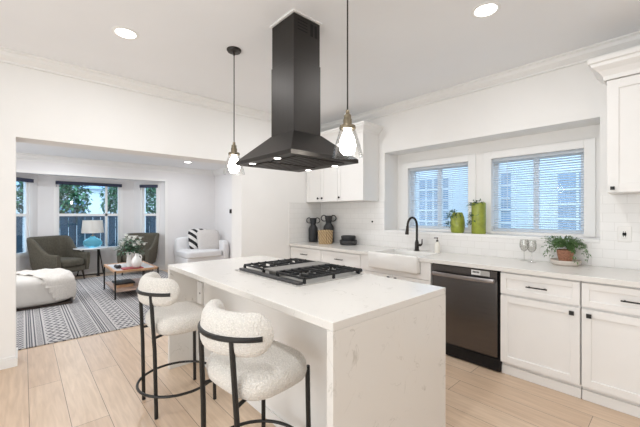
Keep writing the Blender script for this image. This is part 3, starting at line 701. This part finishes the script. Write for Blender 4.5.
for k in range(4):
    x0 = IX0 + .05 + k * .498; b = MB(); shaker(b, x0, x0 + .49, .12, .86, yf=IY1 - .03, th=.018); b.build('door', M['cab'], t, False)

# cooktop
CX0, CX1, CY0, CY1, CZ = -2.372, -1.572, 1.238, 1.85, .914
t = thing('gas_cooktop', 'black gas cooktop set into the island top', 'cooktop', (-1.966, 1.54, CZ))
b = MB(); b.box(CX0, CX1, CY0, CY1, CZ, CZ + .008, .003); b.build('hob_plate', M['hobplate'], t, False)
b = MB(); b.box(CX0 + .05, CX1 - .004, CY0 + .012, CY0 + .05, CZ + .008, CZ + .026, .005); b.build('front_rail', M['hob'], t, False)
gx = [(CX0 + .03, CX0 + .318), (CX1 - .318, CX1 - .012)]
for x0, x1 in gx:
    b = MB(); y0, y1 = CY0 + .065, CY1 - .02; z0, z1 = CZ + .034, CZ + .048; w = .010
    for y in (y0, (y0 + y1) / 2 - w / 2, y1 - w): b.box(x0, x1, y, y + w, z0, z1, .002)
    for x in (x0, x1 - w): b.box(x, x + w, y0, y1, z0, z1, .002)
    for k in range(1, 8):
        y = y0 + (y1 - y0) * k / 8
        if k == 4: continue
        b.box(x0, x0 + .115, y - .0038, y + .0038, z0, z1 + .004, .001); b.box(x1 - .115, x1, y - .0038, y + .0038, z0, z1 + .004, .002)
    for yc in ((y0 * 3 + y1) / 4, (y0 + 3 * y1) / 4): b.box((x0 + x1) / 2 - .005, (x0 + x1) / 2 + .005, yc - .13, yc - .05, z0, z1 + .004, .002); b.box((x0 + x1) / 2 - .005, (x0 + x1) / 2 + .005, yc + .05, yc + .13, z0, z1 + .004, .002)
    for x in (x0 + .006, x1 - .006):
        for y in (y0 + .006, (y0 + y1) / 2, y1 - .006): b.box(x - .008, x + .008, y - .008, y + .008, CZ + .006, z0 + .003)
    b.build('grate', M['iron'], t, False)
    for yc in ((y0 * 3 + y1) / 4, (y0 + 3 * y1) / 4):
        b = MB(); b.lathe([(.055, 0), (.055, .006), (.042, .010), (.040, .018), (.036, .022), (0.0, .023)], (x0 + x1) / 2, yc, 24, z0=CZ + .008); b.build('burner', M['iron'], t)
b = MB(); b.box(CX0 + .328, CX1 - .328, CY0 + .065, CY1 - .02, CZ + .036, CZ + .052, .004); b.box(CX0 + .338, CX1 - .338, CY0 + .10, CY1 - .05, CZ + .006, CZ + .037); b.build('griddle_plate', M['griddle'], t, False)
for k in range(5):
    x = CX1 - .05 - k * .06; y = CY1 + .006
    b = MB(); b.tube([(x, y - .02, CZ + .020), (x, y + .012, CZ + .022), (x, y + .03, CZ + .023)], [.012, .017, .015], 14); b.build('knob', M['iron'], t)

# ================================================================== RANGE HOOD
HX, HY = -1.957, 1.526
t = thing('range_hood', 'black steel range hood hanging from the ceiling over the island', 'range hood', (HX, HY, 1.73))
hw, hd, z0 = .352, .312, 1.729; zb = 1.762
b = MB(); b.box(HX - hw, HX + hw, HY - hd, HY + hd, z0 + .006, zb); b.build('band', M['hood'], t, False)
b = MB(); cw, cd = .140, .126; zt = 1.945
b.rings([[(HX - x, HY - y, z), (HX + x, HY - y, z), (HX + x, HY + y, z), (HX - x, HY + y, z)] for x, y, z in ((hw, hd, zb), (cw + .004, cd + .004, zt))]); b.build('canopy', M['hood'], t, False)
b = MB(); b.box(HX - cw, HX + cw, HY - cd, HY + cd, zt - .005, 2.46, .002); b.build('chimney_sleeve', M['hood'], t, False)
b = MB(); b.box(HX - cw + .004, HX + cw - .004, HY - cd + .004, HY + cd - .004, 2.455, 2.775, .002); uc = b.build('upper_chimney', M['hood'], t, False)
b = MB(); xs = HX + cw - .004
for k in range(4): b.box(xs, xs + .0015, HY - .09, HY + .0, 2.735 - k * .022, 2.743 - k * .022)
for k in range(2): b.box(xs, xs + .0015, HY + .03 + k * .04, HY + .055 + k * .04, 2.66, 2.75)
b.build('vent_slots', M['slot'], uc, False)
b = MB(); b.box(HX - cw - .010, HX + cw + .010, HY - cd - .010, HY + cd + .010, 2.778, CH, .003); b.build('ceiling_collar', M['trim'], t, False)
b = MB()
for s in (-1, 1):
    b.box(HX + s * .16 - .14, HX + s * .16 + .14, HY - .235, HY + .215, z0 - .001, z0 + .008, .002)
    for k in range(9): b.box(HX + s * .16 - .125, HX + s * .16 + .125, HY - .215 + k * .045, HY - .200 + k * .045, z0 - .004, z0)
b.build('filter', M['hood'], t, False)
for sx in (-1, 1):
    for yy in (HY - .278, HY + .258):
        b = MB(); b.lathe([(.029, .0), (.029, -.004), (.024, -.006)], HX + sx * .16, yy, 20, z0=z0 + .006); lt = b.build('lamp_ring', M['dwbar'], t)
        b = MB(); b.lathe([(.0235, -.0062), (.0, -.007)], HX + sx * .16, yy, 20, z0=z0 + .006, cap=False); b.build('lamp_lens', M['hoodled'], lt)

# ================================================================== LIGHT FITTINGS
def recessed(x, y, z, label, power, col):
    t = thing('ceiling_light', label, 'ceiling light', (x, y, z), group='recessed ceiling lights')
    b = MB(); b.lathe([(.095, 0), (.095, -.004), (.075, -.007), (.070, -.003)], x, y, 32, z0=z, cap=False); b.build('trim_ring', M['trim'], t)
    b = MB(); b.lathe([(.072, -.003), (.0, -.0035)], x, y, 32, z0=z, cap=False); b.build('lens', M['lens'], t)
    area('downlight_or_fill', (x, y, z - .012), (x, y, 0), .13, .13, power, col, 'DISK')
recessed(-2.95, .60, CH, 'round recessed kitchen ceiling light on the left near the opening', DOWN, WARM)
recessed(-.92, 2.40, CH, 'round recessed kitchen ceiling light on the right near the windows', DOWN, WARM)
recessed(-7.34, 2.70, LH, 'round recessed light in the living room ceiling above the sofa', 10, COOL)
def pendant(x, y, label):
    t = thing('pendant_lamp', label, 'pendant lamp', (x, y, CH), group='pendant lamps over the island')
    b = MB(); b.lathe([(.0, 0), (.062, 0), (.062, -.010), (.055, -.020), (.012, -.024), (.008, -.05), (.0, -.05)], x, y, 28, z0=CH); b.build('canopy', M['bronze'], t)
    b = MB(); b.tube([(x, y, CH - .045), (x, y, 1.97)], .0045, 8); b.build('cord', M['bronze'], t)
    b = MB(); b.lathe([(.0, 1.985), (.010, 1.985), (.013, 1.965), (.022, 1.955), (.022, 1.935), (.026, 1.93), (.026, 1.895), (.047, 1.892), (.050, 1.880), (.047, 1.870), (.0, 1.870)], x, y, 24); b.build('socket_cap', M['brass'], t)
    b = MB(); pr_ = [(.046, 1.874), (.060, 1.83), (.078, 1.77), (.092, 1.715), (.093, 1.705)]
    b.lathe(pr_ + [(r - .003, z) for r, z in reversed(pr_)], x, y, 32, cap=False); b.build('glass_shade', M['shade_glass'], t)
    b = MB(); b.lathe([(.018, 1.872), (.026, 1.85), (.042, 1.815), (.050, 1.775), (.044, 1.74), (.024, 1.718), (.0, 1.714)], x, y, 20); b.build('bulb', M['bulb'], t)
pendant(-2.615, 1.360, 'glass pendant lamp on the left in front of the opening')
pendant(-1.350, 1.447, 'glass pendant lamp on the right in front of the corner wall cabinet')

# ================================================================== BAR STOOLS
def make_stool():
    t = thing('bar_stool', 'cream boucle counter stool', 'bar stool', (0, 0, 0), 0, 'boucle stools at the island', local=True)
    # seat
    b = MB(); n = 40; rings = []
    prof = [(0.0, .538), (.55, .537), (.86, .541), (.965, .560), (1.0, .592), (.985, .622), (.93, .645), (.80, .659), (.5, .665), (.0, .665)]
    for s_, z in prof:
        ring = []
        for k in range(n):
            a = 2 * PI * k / n; ca, sa = math.cos(a), math.sin(a); p_ = 3.3
            r = (abs(ca / .240) ** p_ + abs(sa / .206) ** p_) ** (-1 / p_)
            tp = 1.0
            s2 = max(s_, .001); ring.append((r * ca * s2 * (tp if abs(ca) > .2 else 1), .006 + r * sa * s2, z))
        rings.append(ring)
    b.rings(rings); b.build('seat', M['boucle'], t, angle=80)
    # backrest: rounded cushion wrapped round an arc
    b = MB(); rings = []; steps = 60; R_ = .225; cy = .002; a0, a1 = PI + math.radians(17), 2 * PI - math.radians(17)
    for i in range(steps + 1):
        u = i / steps; a = a0 + (a1 - a0) * u; e = min(u, 1 - u) * (a1 - a0) * R_ / .092
        sc = math.sqrt(max(0.0, 1 - (1 - min(1, e)) ** 2)); sc = max(sc, .05)
        hz, hx = .092 * sc, .044 * (.35 + .65 * sc)
        ring = []
        for k in range(20):
            ph = 2 * PI * k / 20; c_, s_ = math.cos(ph), math.sin(ph)
            dx = hx * (abs(c_) ** .75) * (1 if c_ > 0 else -1); dz = hz * (abs(s_) ** .8) * (1 if s_ > 0 else -1)
            rr = R_ + dx - .010 * (dz / .1); ring.append((rr * math.cos(a), cy + rr * math.sin(a) * .98, .835 + dz))
        rings.append(ring)
    b.rings(rings); b.build('backrest', M['boucle'], t, angle=80)
    b = MB(); pts = arc(0, cy, .264, PI + math.radians(30), 2 * PI - math.radians(30), 28, .826)
    b.tube(pts, .0125, 10); b.build('back_rail', M['black'], t)
    rr = .264
    for s in (-1, 1):
        xb = s * .135; yb = cy - math.sqrt(rr * rr - xb * xb)
        b = MB(); b.tube([(s * .154, -.194, 0), (s * .148, -.203, .45), (xb, yb + .002, .822)], .0125, 10); b.tube([(s * .147, -.205, .535), (s * .12, -.12, .542)], .009, 8); b.build('leg', M['black'], t)
        b = MB(); b.tube([(s * .190, .195, 0), (s * .184, .190, .40), (s * .182, .188, .590)], .0125, 10); b.tube([(s * .182, .188, .57), (s * .14, .13, .545)], .009, 8); b.build('leg', M['black'], t)
    b = MB(); b.tube([(.262 * math.cos(2 * PI * k / 48), -.005 + .262 * math.sin(2 * PI * k / 48), .155) for k in range(48)], .009, 8, closed=True); b.build('foot_ring', M['black'], t)
    return t
st = make_stool(); st.location = (-2.497, .850, 0); st['label'] = 'cream boucle counter stool nearer the living room'
s2 = copy_tree(st); s2.location = (-1.442, .868, 0); s2.rotation_euler = (0, 0, math.radians(5)); s2['label'] = 'cream boucle counter stool nearest the camera at the island end'

# ================================================================== WORKTOP OBJECTS
def black_vase(x, y, s, label):
    t = thing('handled_vase', label, 'vase', (x, y, .914), group='matte black handled vases')
    z = .914; b = MB()
    prof = [(.0, 0), (.058, 0), (.066, .008), (.070, .05), (.071, .19), (.066, .215), (.046, .245), (.038, .258), (.040, .272), (.050, .335), (.054, .36), (.048, .36), (.040, .30), (.0, .29)]
    b.lathe([(r * s, z_ * s) for r, z_ in prof], x, y, 28, z0=z); b.build('body', M['matte_black'], t)
    for sg in (-1, 1):
        d = Vector((.74, .67, 0)) * sg; pts = []
        for k in range(11):
            a = -PI / 2 + PI * 1.0 * k / 10 ; pts.append(Vector((x, y, z + .325 * s)) + d * (.056 * s + .044 * s * math.cos(a)) + Vector((0, 0, .040 * s * math.sin(a))))
        pts = [Vector((x, y, z + .289 * s)) + d * .038 * s] + pts + [Vector((x, y, z + .357 * s)) + d * .044 * s]
        b = MB(); b.tube(pts, .0065 * s, 8); b.build('handle', M['matte_black'], t)
black_vase(-3.895, 3.385, 1.05, 'matte black two handled vase standing left of the wicker basket')
black_vase(-3.69, 3.525, 1.16, 'matte black two handled vase standing behind the wicker basket')
bx, by = -3.56, 3.335
t = thing('wicker_basket', 'pale wicker basket with lid on the worktop beside the black vases', 'basket', (bx, by, .914))
b = MB(); n = 108; rings = []
for k in range(13):
    z = .914 + .175 * k / 12; r = .095 + .012 * k / 12
    rings.append([(bx + (r + .006 * math.cos(a_ * PI * 2 / n * 18)) * math.cos(2 * PI * a_ / n), by + (r + .006 * math.cos(a_ * PI * 2 / n * 18)) * math.sin(2 * PI * a_ / n), z) for a_ in range(n)])
b.rings(rings); b.build('body', M['wicker'], t)
b = MB(); b.lathe([(.0, .176), (.110, .176), (.115, .186), (.110, .198), (.06, .206), (.0, .208)], bx, by, 36, z0=.914); ld = b.build('lid', M['wicker'], t)
b = MB(); b.lathe([(.008, .207), (.008, .215), (.014, .222), (.010, .232), (.0, .234)], bx, by, 14, z0=.914); b.build('knob', M['matte_black'], ld)
bx, by = -3.22, 3.47
b = MB(); b.lathe([(.0, 0), (.105, 0), (.122, .012), (.128, .058), (.122, .070), (.110, .066), (.105, .02), (.0, .015)], bx, by, 36, z0=.914)
tag(b.build('serving_bowl', M['matte_black']), 'wide matte black bowl at the bottom of the stack on the worktop', 'bowl', 'stacked black bowls')
b = MB(); b.lathe([(.0, 0), (.085, 0), (.100, .012), (.106, .055), (.098, .070), (.088, .066), (.084, .02), (.0, .016)], bx, by, 36, z0=.914 + .062)
bm2 = b.build('serving_bowl', M['matte_black']); tag(bm2, 'smaller matte black bowl on top of the stack on the worktop', 'bowl', 'stacked black bowls')
# soap
x, y = -1.895, 3.545
t = thing('soap_bottle', 'clear soap bottle with a dark pump right of the faucet', 'soap dispenser', (x, y, .914))
b = MB(); b.lathe([(.0, 0), (.030, 0), (.032, .006), (.032, .085), (.026, .105), (.012, .115), (.012, .125), (.0, .125)], x, y, 20, z0=.914); b.build('bottle', M['soap'], t)
b = MB(); b.lathe([(.0, .125), (.013, .125), (.013, .142), (.005, .144), (.005, .165), (.0, .165)], x, y, 14, z0=.914); b.tube([(x + .01, y, 1.082), (x - .03, y - .02, 1.08)], .006, 8); b.build('pump', M['bronze'], t)
# goblets
def goblet(x, y, label):
    t = thing('wine_glass', label, 'wine glass', (x, y, .914), group='wine glasses by the potted plant'); z = .914
    b = MB(); b.lathe([(.0, 0), (.036, 0), (.036, .002), (.008, .006), (.004, .012), (.004, .085), (.006, .09)], x, y, 24, z0=z); b.build('stem', M['glass'], t)
    b = MB(); pr_ = [(.006, .09), (.026, .102), (.038, .128), (.040, .155), (.034, .20)]; b.lathe(pr_ + [(r - .0015, z_ + .0006) for r, z_ in reversed(pr_)], x, y, 24, z0=z, cap=False); b.build('bowl', M['glass'], t)
goblet(-1.008, 3.545, 'clear wine glass nearer the window in the pair beside the potted plant')
goblet(-.930, 3.485, 'clear wine glass nearer the potted plant')
# potted plant
px, py = -.682, 3.515
t = thing('potted_plant', 'bushy green potted plant in a terracotta pot on the worktop', 'potted plant', (px, py, .914))
b = MB(); b.lathe([(.0, 0), (.085, 0), (.105, .014), (.114, .042), (.110, .046), (.100, .034), (.0, .030)], px, py, 36, z0=.914); b.build('saucer', M['stone'], t)
b = MB(); b.lathe([(.0, .013), (.046, .013), (.054, .05), (.064, .105), (.066, .115), (.058, .115), (.054, .10), (.0, .098)], px, py, 28, z0=.932); pt = b.build('pot', M['terracotta'], t)
b = MB(); b.lathe([(.0, .104), (.053, .101)], px, py, 20, z0=.932, cap=False); b.build('soil', M['soil'], pt)
b = MB()
for k in range(120):
    a = rnd.uniform(0, 2 * PI); reach = rnd.uniform(.03, .135); lift = rnd.uniform(.05, .125); fall = rnd.uniform(.0, .05) if (reach < .115 or -2.9 < a - 2 * PI < -1.2) else rnd.uniform(.05, .16)
    p0 = Vector((px + .03 * math.cos(a), py + .03 * math.sin(a), 1.036)); pts = []
    for j in range(6):
        u = j / 5; pts.append(p0 + Vector((math.cos(a) * reach * u, math.sin(a) * reach * u, lift * math.sin(min(1, u * 1.5) * PI / 2) - fall * u * u)))
    for q in pts:
        q.z = max(q.z, .968)
        if q.y > KW - .065: q.y = KW - .065
    for j in range(1, 6):
        d = pts[j] - pts[j - 1]; d = d if d.length > 1e-4 else Vector((0, 0, 1)); sd = d.cross(Vector((0, 0, 1))).normalized() if d.cross(Vector((0, 0, 1))).length > 1e-6 else Vector((1, 0, 0))
        for s in (-1, 1): b.leaf(pts[j], d.normalized() * .6 + sd * s + Vector((0, 0, .15)), rnd.uniform(.022, .036), .010)
        b.leaf(pts[j], d, .03, .011)
b.build('foliage', M['leaf'], t, False, recalc=False)
# lime planters on the sill
def planter(x, y, prof, label, pockets):
    t = thing('lime_planter', label, 'planter', (x, y, NZ0), group='lime green planters on the window sill')
    b = MB(); b.lathe(prof, x, y, 28, z0=NZ0); b.build('pot', M['lime'], t)
    for k, (zz, spread, cnt, ang) in enumerate(pockets):
        b = MB()
        for j in range(cnt):
            a = rnd.gauss(ang, .55); d = Vector((math.cos(a), math.sin(a), rnd.uniform(-.2, .9)))
            rr = .060; p = Vector((x + rr * math.cos(a), y + rr * math.sin(a), NZ0 + zz + rnd.uniform(-.02, .02)))
            L = rnd.uniform(.5, 1) * spread
            for u in range(4):
                q = p + d.normalized() * L * u / 4 - Vector((0, 0, L * .5 * (u / 4) ** 2)); q.z = max(q.z, NZ0 + .012)
                b.leaf(q, d + Vector((rnd.gauss(0, .6), rnd.gauss(0, .6), rnd.gauss(.1, .5))), .030, .013)
        b.build('succulent', M['leaf_dark'], t, False, recalc=False)
LA = math.radians(222 - 0)    # towards the camera-left side
planter(-1.745, 3.735, [(.0, 0), (.064, 0), (.070, .01), (.079, .07), (.079, .12), (.072, .18), (.058, .222), (.050, .238), (.042, .238), (.046, .20), (.0, .19)],
        'short rounded lime green planter with succulents on the sill', [(.19, .10, 24, math.radians(205)), (.10, .11, 22, math.radians(200)), (.235, .05, 18, math.radians(250))])
planter(-1.507, 3.735, [(.0, 0), (.070, 0), (.073, .01), (.074, .30), (.072, .335), (.066, .345), (.058, .345), (.058, .30), (.0, .29)],
        'tall square-shouldered lime green planter with trailing plants on the sill', [(.32, .07, 18, math.radians(205)), (.20, .06, 16, math.radians(205)), (.12, .08, 22, math.radians(205)), (.345, .03, 12, math.radians(270))])

# ================================================================== LIVING ROOM
b = MB(); b.box(-8.385, -4.43, -1.4, 2.45, .001, .012, .003); rug = b.build('area_rug', M['rug'], None, False); tag(rug, 'grey and white patterned rug on the living room floor', 'rug')
GZ = .012
# ottoman and throw
t = thing('daybed_ottoman', 'long white upholstered ottoman on the rug by the left wall', 'ottoman', (-6.62, -.35, GZ))
b = MB(); b.soft(-6.60, -.36, .236, .485, .95, .210, 6, 18); b.build('cushion', M['linen'], t, angle=80)
b = MB(); b.box(-7.04, -6.16, -1.25, .55, GZ, .045); b.build('plinth', M['walnut'], t, False)
def keep(c):
    if c.z < .12 and c.x > -6.6: pass
    if c.z < .10: return False
    s = (c.x + 7.09) if c.z > .33 else (.94 + max(0, .42 - c.z) if c.x > -6.62 else 0)
    if c.x < -7.05 and c.z < .3: return False
    return c.y > -.28 + .62 * s / 1.25
b = MB(); b.soft(-6.60, -.36, .236, .485, .95, .210, 6, 46, keep=keep, grow=.008)
for v in b.bm.verts:
    w = .008 * math.sin(v.co.y * 31 + v.co.x * 9) + .006 * math.sin(v.co.x * 27 - v.co.y * 13); v.co += Vector((0, 0, w + .006)) if v.co.z > .3 else Vector((w + .006, 0, 0)) if v.co.y < .5 else Vector((w * .5, abs(w) + .004, 0))
tw = thing('throw_blanket', 'cream knitted throw draped over the end of the white ottoman', 'blanket', (-6.5, .3, .46)); b.build('blanket', M['throw'], tw, solid=.007, angle=80)
b = MB()
for k in range(46):
    u = k / 45; x = -6.95 + .75 * u; y = .602 - .05 * abs(u - .5) ** 2 * 4; b.tube([(x, y - .004, .13), (x + rnd.uniform(-.01, .01), y + rnd.uniform(.004, .02), .10), (x + rnd.uniform(-.015, .015), y + rnd.uniform(.0, .02), .055)], .004, 4)
b.build('fringe', M['throw'], tw)

# armchairs
def make_armchair():
    t = thing('armchair', 'armchair', 'armchair', (0, 0, 0), 0, 'olive grey armchairs in the bay', local=True)
    path = []; ctrl = []
    # plan path of the shell: right arm front -> back -> left arm front (faces +X)
    for k in range(7): ctrl.append((.34 - .11 * k, .385 - .012 * k / 6))
    for k in range(1, 8):
        a = PI / 2 + PI / 2 * k / 8; ctrl.append((-.32 + .13 * math.cos(a), .243 + .13 * math.sin(a)))
    for k in range(0, 9): ctrl.append((-.45, .243 - .486 * k / 8))
    for k in range(1, 8):
        a = PI + PI / 2 * k / 8; ctrl.append((-.32 + .13 * math.cos(a), -.243 + .13 * math.sin(a)))
    for k in range(7): ctrl.append((-.32 + .11 * k, -.373 - .012 * k / 6))
    L = len(ctrl); b = MB(); rings = []
    for i, (x, y) in enumerate(ctrl):
        p, q = Vector(ctrl[max(i - 1, 0)]), Vector(ctrl[min(i + 1, L - 1)]); tg = (q - p).normalized(); nrm = Vector((tg.y, -tg.x))
        # outward normal
        if nrm.dot(Vector((x + .05, y))) < 0: nrm = -nrm
        s = max(0, min(1, (x + .36) / .62)); s = s * s * (3 - 2 * s)
        top = .905 - .335 * (1 - (1 - s) ** 2.1); th2 = .050
        lean = .10 * (.30 + .70 * (1 - s))
        ring = []
        for ox, z in ((-.9, .20), (-1, .30), (-1, top - .06), (-.75, top - .015), (0, top), (.75, top - .015), (1, top - .06), (.95, .34), (.45, .20)):
            k_ = (z - .20) / .7; off = ox * th2 + lean * k_; ring.append((x + nrm.x * off, y + nrm.y * off, z))
        rings.append(ring)
    b.rings(rings); b.build('shell', M['olive'], t, angle=60)
    b = MB(); b.box(-.40, .33, -.33, .33, .19, .30, .03, 3); b.build('base', M['olive'], t, angle=60)
    b = MB(); b.soft(-.02, 0, .375, .38, .335, .085, 5, 10); b.build('seat_cushion', M['olive'], t, angle=80)
    for sx, sy in ((.27, .29), (.27, -.29), (-.36, .27), (-.36, -.27)):
        b = MB(); b.tube([(sx, sy, .22), (sx * 1.12, sy * 1.1, 0.0005 if sx > 0 else -.0115)], [.026, .014], 10); b.build('leg', M['walnut'], t)
    return t
ac = make_armchair(); ac.location = (-8.36, .58, GZ); ac.rotation_euler = (0, 0, math.radians(34)); ac.scale = (.90, .77, .98); ac['label'] = 'olive grey armchair left of the side table behind the ottoman'
a2 = copy_tree(ac); a2.location = (-8.30, 1.93, GZ); a2.rotation_euler = (0, 0, math.radians(-32)); a2.scale = (.86, .72, .98); a2['label'] = 'olive grey armchair behind the coffee table flowers'

# side table + lamp
x, y = -8.60, 1.09
t = thing('side_table', 'round white topped side table with black legs between the armchairs', 'side table', (x, y, 0))
b = MB(); b.lathe([(.0, .605), (.313, .605), (.32, .612), (.32, .624), (.313, .63), (.0, .63)], x, y, 40); b.build('table_top', M['marble'], t)
b = MB(); b.tube([(x + .03, y + .13, .005), (x + .03, y + .13, .606)], .022, 12); b.build('pole', M['black'], t)
b = MB(); b.tube([(x - .22 + 0, y + .26, .012), (x - .12, y + .16, .606)], .012, 8); b.build('leg', M['black'], t)
b = MB(); b.tube([(x - .20, y - .22, .012), (x - .10, y - .12, .606)], .012, 8); b.build('leg', M['black'], t)
b = MB(); b.box(x - .24, x - .18, y - .25, y + .28, 0, .02, .004); b.box(x - .18, x + .06, y + .10, y + .16, 0, .02, .004); b.build('foot_bar', M['black'], t, False)
t = thing('table_lamp', 'table lamp with a blue glass base and linen shade on the round side table', 'table lamp', (x, y + .03, .63)); yl = y + .03
b = MB(); b.lathe([(.0, .632), (.07, .632), (.14, .655), (.175, .70), (.18, .735), (.165, .775), (.11, .82), (.06, .845), (.045, .87), (.0, .87)], x, yl, 32); b.build('base', M['teal'], t)
b = MB(); b.lathe([(.0, .87), (.035, .87), (.035, .885), (.010, .89), (.010, .96), (.0, .96)], x, yl, 16); b.build('stem', M['brass'], t)
b = MB(); pr_ = [(.205, .945), (.18, 1.215)]; b.lathe(pr_ + [(r - .004, z) for r, z in reversed(pr_)], x, yl, 40, cap=False); b.build('lamp_shade', M['lampshade'], t)

# coffee table
TX0, TX1, TY0, TY1, TZT = -6.90, -5.95, 1.06, 1.70, .460
t = thing('coffee_table', 'oak coffee table with a white top and black legs on the rug', 'coffee table', ((TX0 + TX1) / 2, (TY0 + TY1) / 2, GZ))
b = MB(); r_ = .035
b.box(TX0, TX1, TY0, TY0 + r_, TZT - .035, TZT, .002); b.box(TX0, TX1, TY1 - r_, TY1, TZT - .035, TZT, .002); b.box(TX0, TX0 + r_, TY0 + r_, TY1 - r_, TZT - .035, TZT, .002); b.box(TX1 - r_, TX1, TY0 + r_, TY1 - r_, TZT - .035, TZT, .002)
b.build('top_frame', M['oak'], t, False)
b = MB(); b.box(TX0 + r_, TX1 - r_, TY0 + r_, TY1 - r_, TZT - .028, TZT - .008); b.build('table_top', M['marble'], t, False)
b = MB(); b.box(TX0 + .02, TX1 - .02, TY0 + .02, TY1 - .02, .12, .15, .002); b.build('shelf', M['oakpale'], t, False)
for xx in (TX0 + .008, TX1 - .008):
    for yy in (TY0 + .008, TY1 - .008):
        b = MB(); b.box(xx - .011, xx + .011, yy - .011, yy + .011, GZ, TZT - .005, .002); b.build('leg', M['black'], t, False)
b = MB(); b.box(-6.46, -6.16, 1.13, 1.37, .1505, .20, .004); tag(b.build('book', M['oak'], None, False), 'thick tan book on the lower shelf of the coffee table', 'book')
b = MB(); b.box(-6.48, -6.14, 1.11, 1.39, .2005, .225, .004); tag(b.build('book', M['black'], None, False), 'dark book lying on the tan book on the coffee table shelf', 'book')
TT = TZT - .008
b = MB(); b.box(-6.20, -5.99, 1.19, 1.48, TT + .0005, TT + .022, .002); tag(b.build('book', M['red'], None, False), 'red covered book on the coffee table under the jug', 'book')
# vase of flowers
vx, vy = -6.37, 1.365
b = MB(); b.lathe([(.0, 0), (.06, 0), (.066, .01), (.058, .10), (.052, .19), (.062, .225), (.078, .25), (.072, .25), (.047, .19), (.0, .03)], vx, vy, 24, z0=TT)
tag(b.build('flower_vase', M['ceramic']), 'white vase holding the bouquet on the coffee table', 'vase')
t = thing('flower_bouquet', 'bouquet of white flowers and dark leaves in the coffee table vase', 'flowers', (vx, vy, TT + .1))
b = MB(); heads = []
for k in range(24):
    a = rnd.uniform(0, 2 * PI); r = rnd.uniform(.04, .26); hh = rnd.uniform(.38, .56) - r * .35
    q = Vector((vx + r * math.cos(a), vy + r * math.sin(a), TT + hh)); heads.append(q)
    b.tube([(vx, vy, TT + .08), (vx + .02 * math.cos(a), vy + .02 * math.sin(a), TT + .25), q], .003, 5)
b.build('stems', M['leaf_dark'], t)
b = MB()
for k in range(300):
    a = rnd.uniform(0, 2 * PI); r = rnd.uniform(.03, .23); z = TT + rnd.uniform(.26, .50) - r * .30
    b.leaf((vx + r * .8 * math.cos(a), vy + r * .8 * math.sin(a), z), (math.cos(a), math.sin(a), rnd.uniform(-.4, .6)), .07, .032)
b.build('foliage', M['leaf_dark'], t, False, recalc=False)
for q in heads:
    b = MB()
    b.ball(q, .026, 1)
    for k in range(9):
        a = 2 * PI * k / 9; b.leaf(q, (math.cos(a), math.sin(a), .45), .062, .045, droop=.1)
    b.build('blossom', M['petal'], t, False, recalc=False)
jx, jy = -6.07, 1.395
t = thing('white_jug', 'rounded white jug on the red book on the coffee table', 'jug', (jx, jy, TT + .022)); z = TT + .022
b = MB(); b.lathe([(.0, 0), (.045, 0), (.07, .02), (.082, .06), (.08, .10), (.062, .145), (.036, .18), (.028, .20), (.030, .225), (.024, .225), (.022, .20), (.0, .19)], jx, jy, 28, z0=z); b.build('body', M['ceramic'], t)
b = MB(); d = Vector((.67, .74, 0)); b.tube([Vector((jx, jy, z + .20)) + d * .025, Vector((jx, jy, z + .20)) + d * .065, Vector((jx, jy, z + .16)) + d * .085, Vector((jx, jy, z + .12)) + d * .07], .008, 8); b.build('handle', M['ceramic'], t)
t = thing('table_ornament', 'black elongated ornament lying on the coffee table in front of the vase', 'ornament', (-6.27, 1.19, TT))
b = MB(); b.tube([(-6.45, 1.145, TT + .02), (-6.37, 1.15, TT + .03), (-6.32, 1.155, TT + .022), (-6.25, 1.165, TT + .024), (-6.215, 1.172, TT + .036)], [.012, .028, .014, .018, .034], 10); b.build('body', M['matte_black'], t)
b = MB(); b.ball((-6.212, 1.145, TT + .038), .036, 2, (1, 1, .9)); b.build('head', M['matte_black'], t)

# sofa on the far wall
SY0, SY1 = 2.72, 3.77
t = thing('white_sofa', 'white upholstered sofa against the far living room wall', 'sofa', (-7.9, 3.2, 0))
b = MB(); b.box(-8.33, -7.50, SY0 + .02, SY1 - .02, .10, .34, .03, 3); b.build('base', M['sofa'], t, angle=60)
b = MB(); b.soft(-7.86, (SY0 + SY1 - .16) / 2, .41, .42, (SY1 - SY0 - .16) / 2, .09, 6, 12); b.build('seat_cushion', M['sofa'], t, angle=80)
b = MB(); b.soft(-8.24, (SY0 + SY1) / 2 - .06, .52, .11, (SY1 - SY0) / 2 - .06, .27, 6, 12); b.build('backrest', M['sofa'], t, angle=80)
b = MB(); b.soft(-7.90, SY1 - .08, .43, .42, .085, .27, 6, 12); b.build('armrest', M['sofa'], t, angle=80)
for xx in (-8.25, -7.58):
    for yy in (SY0 + .1, SY1 - .1):
        b = MB(); b.tube([(xx, yy, 0.0), (xx, yy, .12)], [.015, .022], 10); b.build('leg', M['walnut'], t)
def pillow(x, y, z, s, rx, ry, rz, mat, name, label):
    R3 = Matrix.Rotation(rz, 3, 'Z') @ Matrix.Rotation(ry, 3, 'Y') @ Matrix.Rotation(rx, 3, 'X')
    b = MB(); b.soft(0, 0, 0, s, s, .085, 5, 14, pinch=.75); o = b.build(name, mat, None, True, angle=80)
    o.location = (x, y, z); o.rotation_euler = R3.to_euler(); return tag(o, label, 'pillow')
pillow(-8.05, 3.25, .72, .27, 0, math.radians(74), math.radians(0), M['stripe'], 'throw_pillow', 'black and white striped pillow leaning on the sofa back')
pillow(-7.84, 3.40, .70, .28, math.radians(0), math.radians(68), math.radians(-6), M['greycush'], 'throw_pillow', 'plain pale grey pillow in front of the striped pillow on the sofa')
b = MB(); b.box(-7.51, -7.42, LY - .022, LY, 1.37, 1.47, .006); b.box(-7.49, -7.44, LY - .026, LY - .02, 1.40, 1.44)
tag(b.build('thermostat', M['slot'], None, False), 'small dark thermostat on the living room wall beyond the opening', 'thermostat')
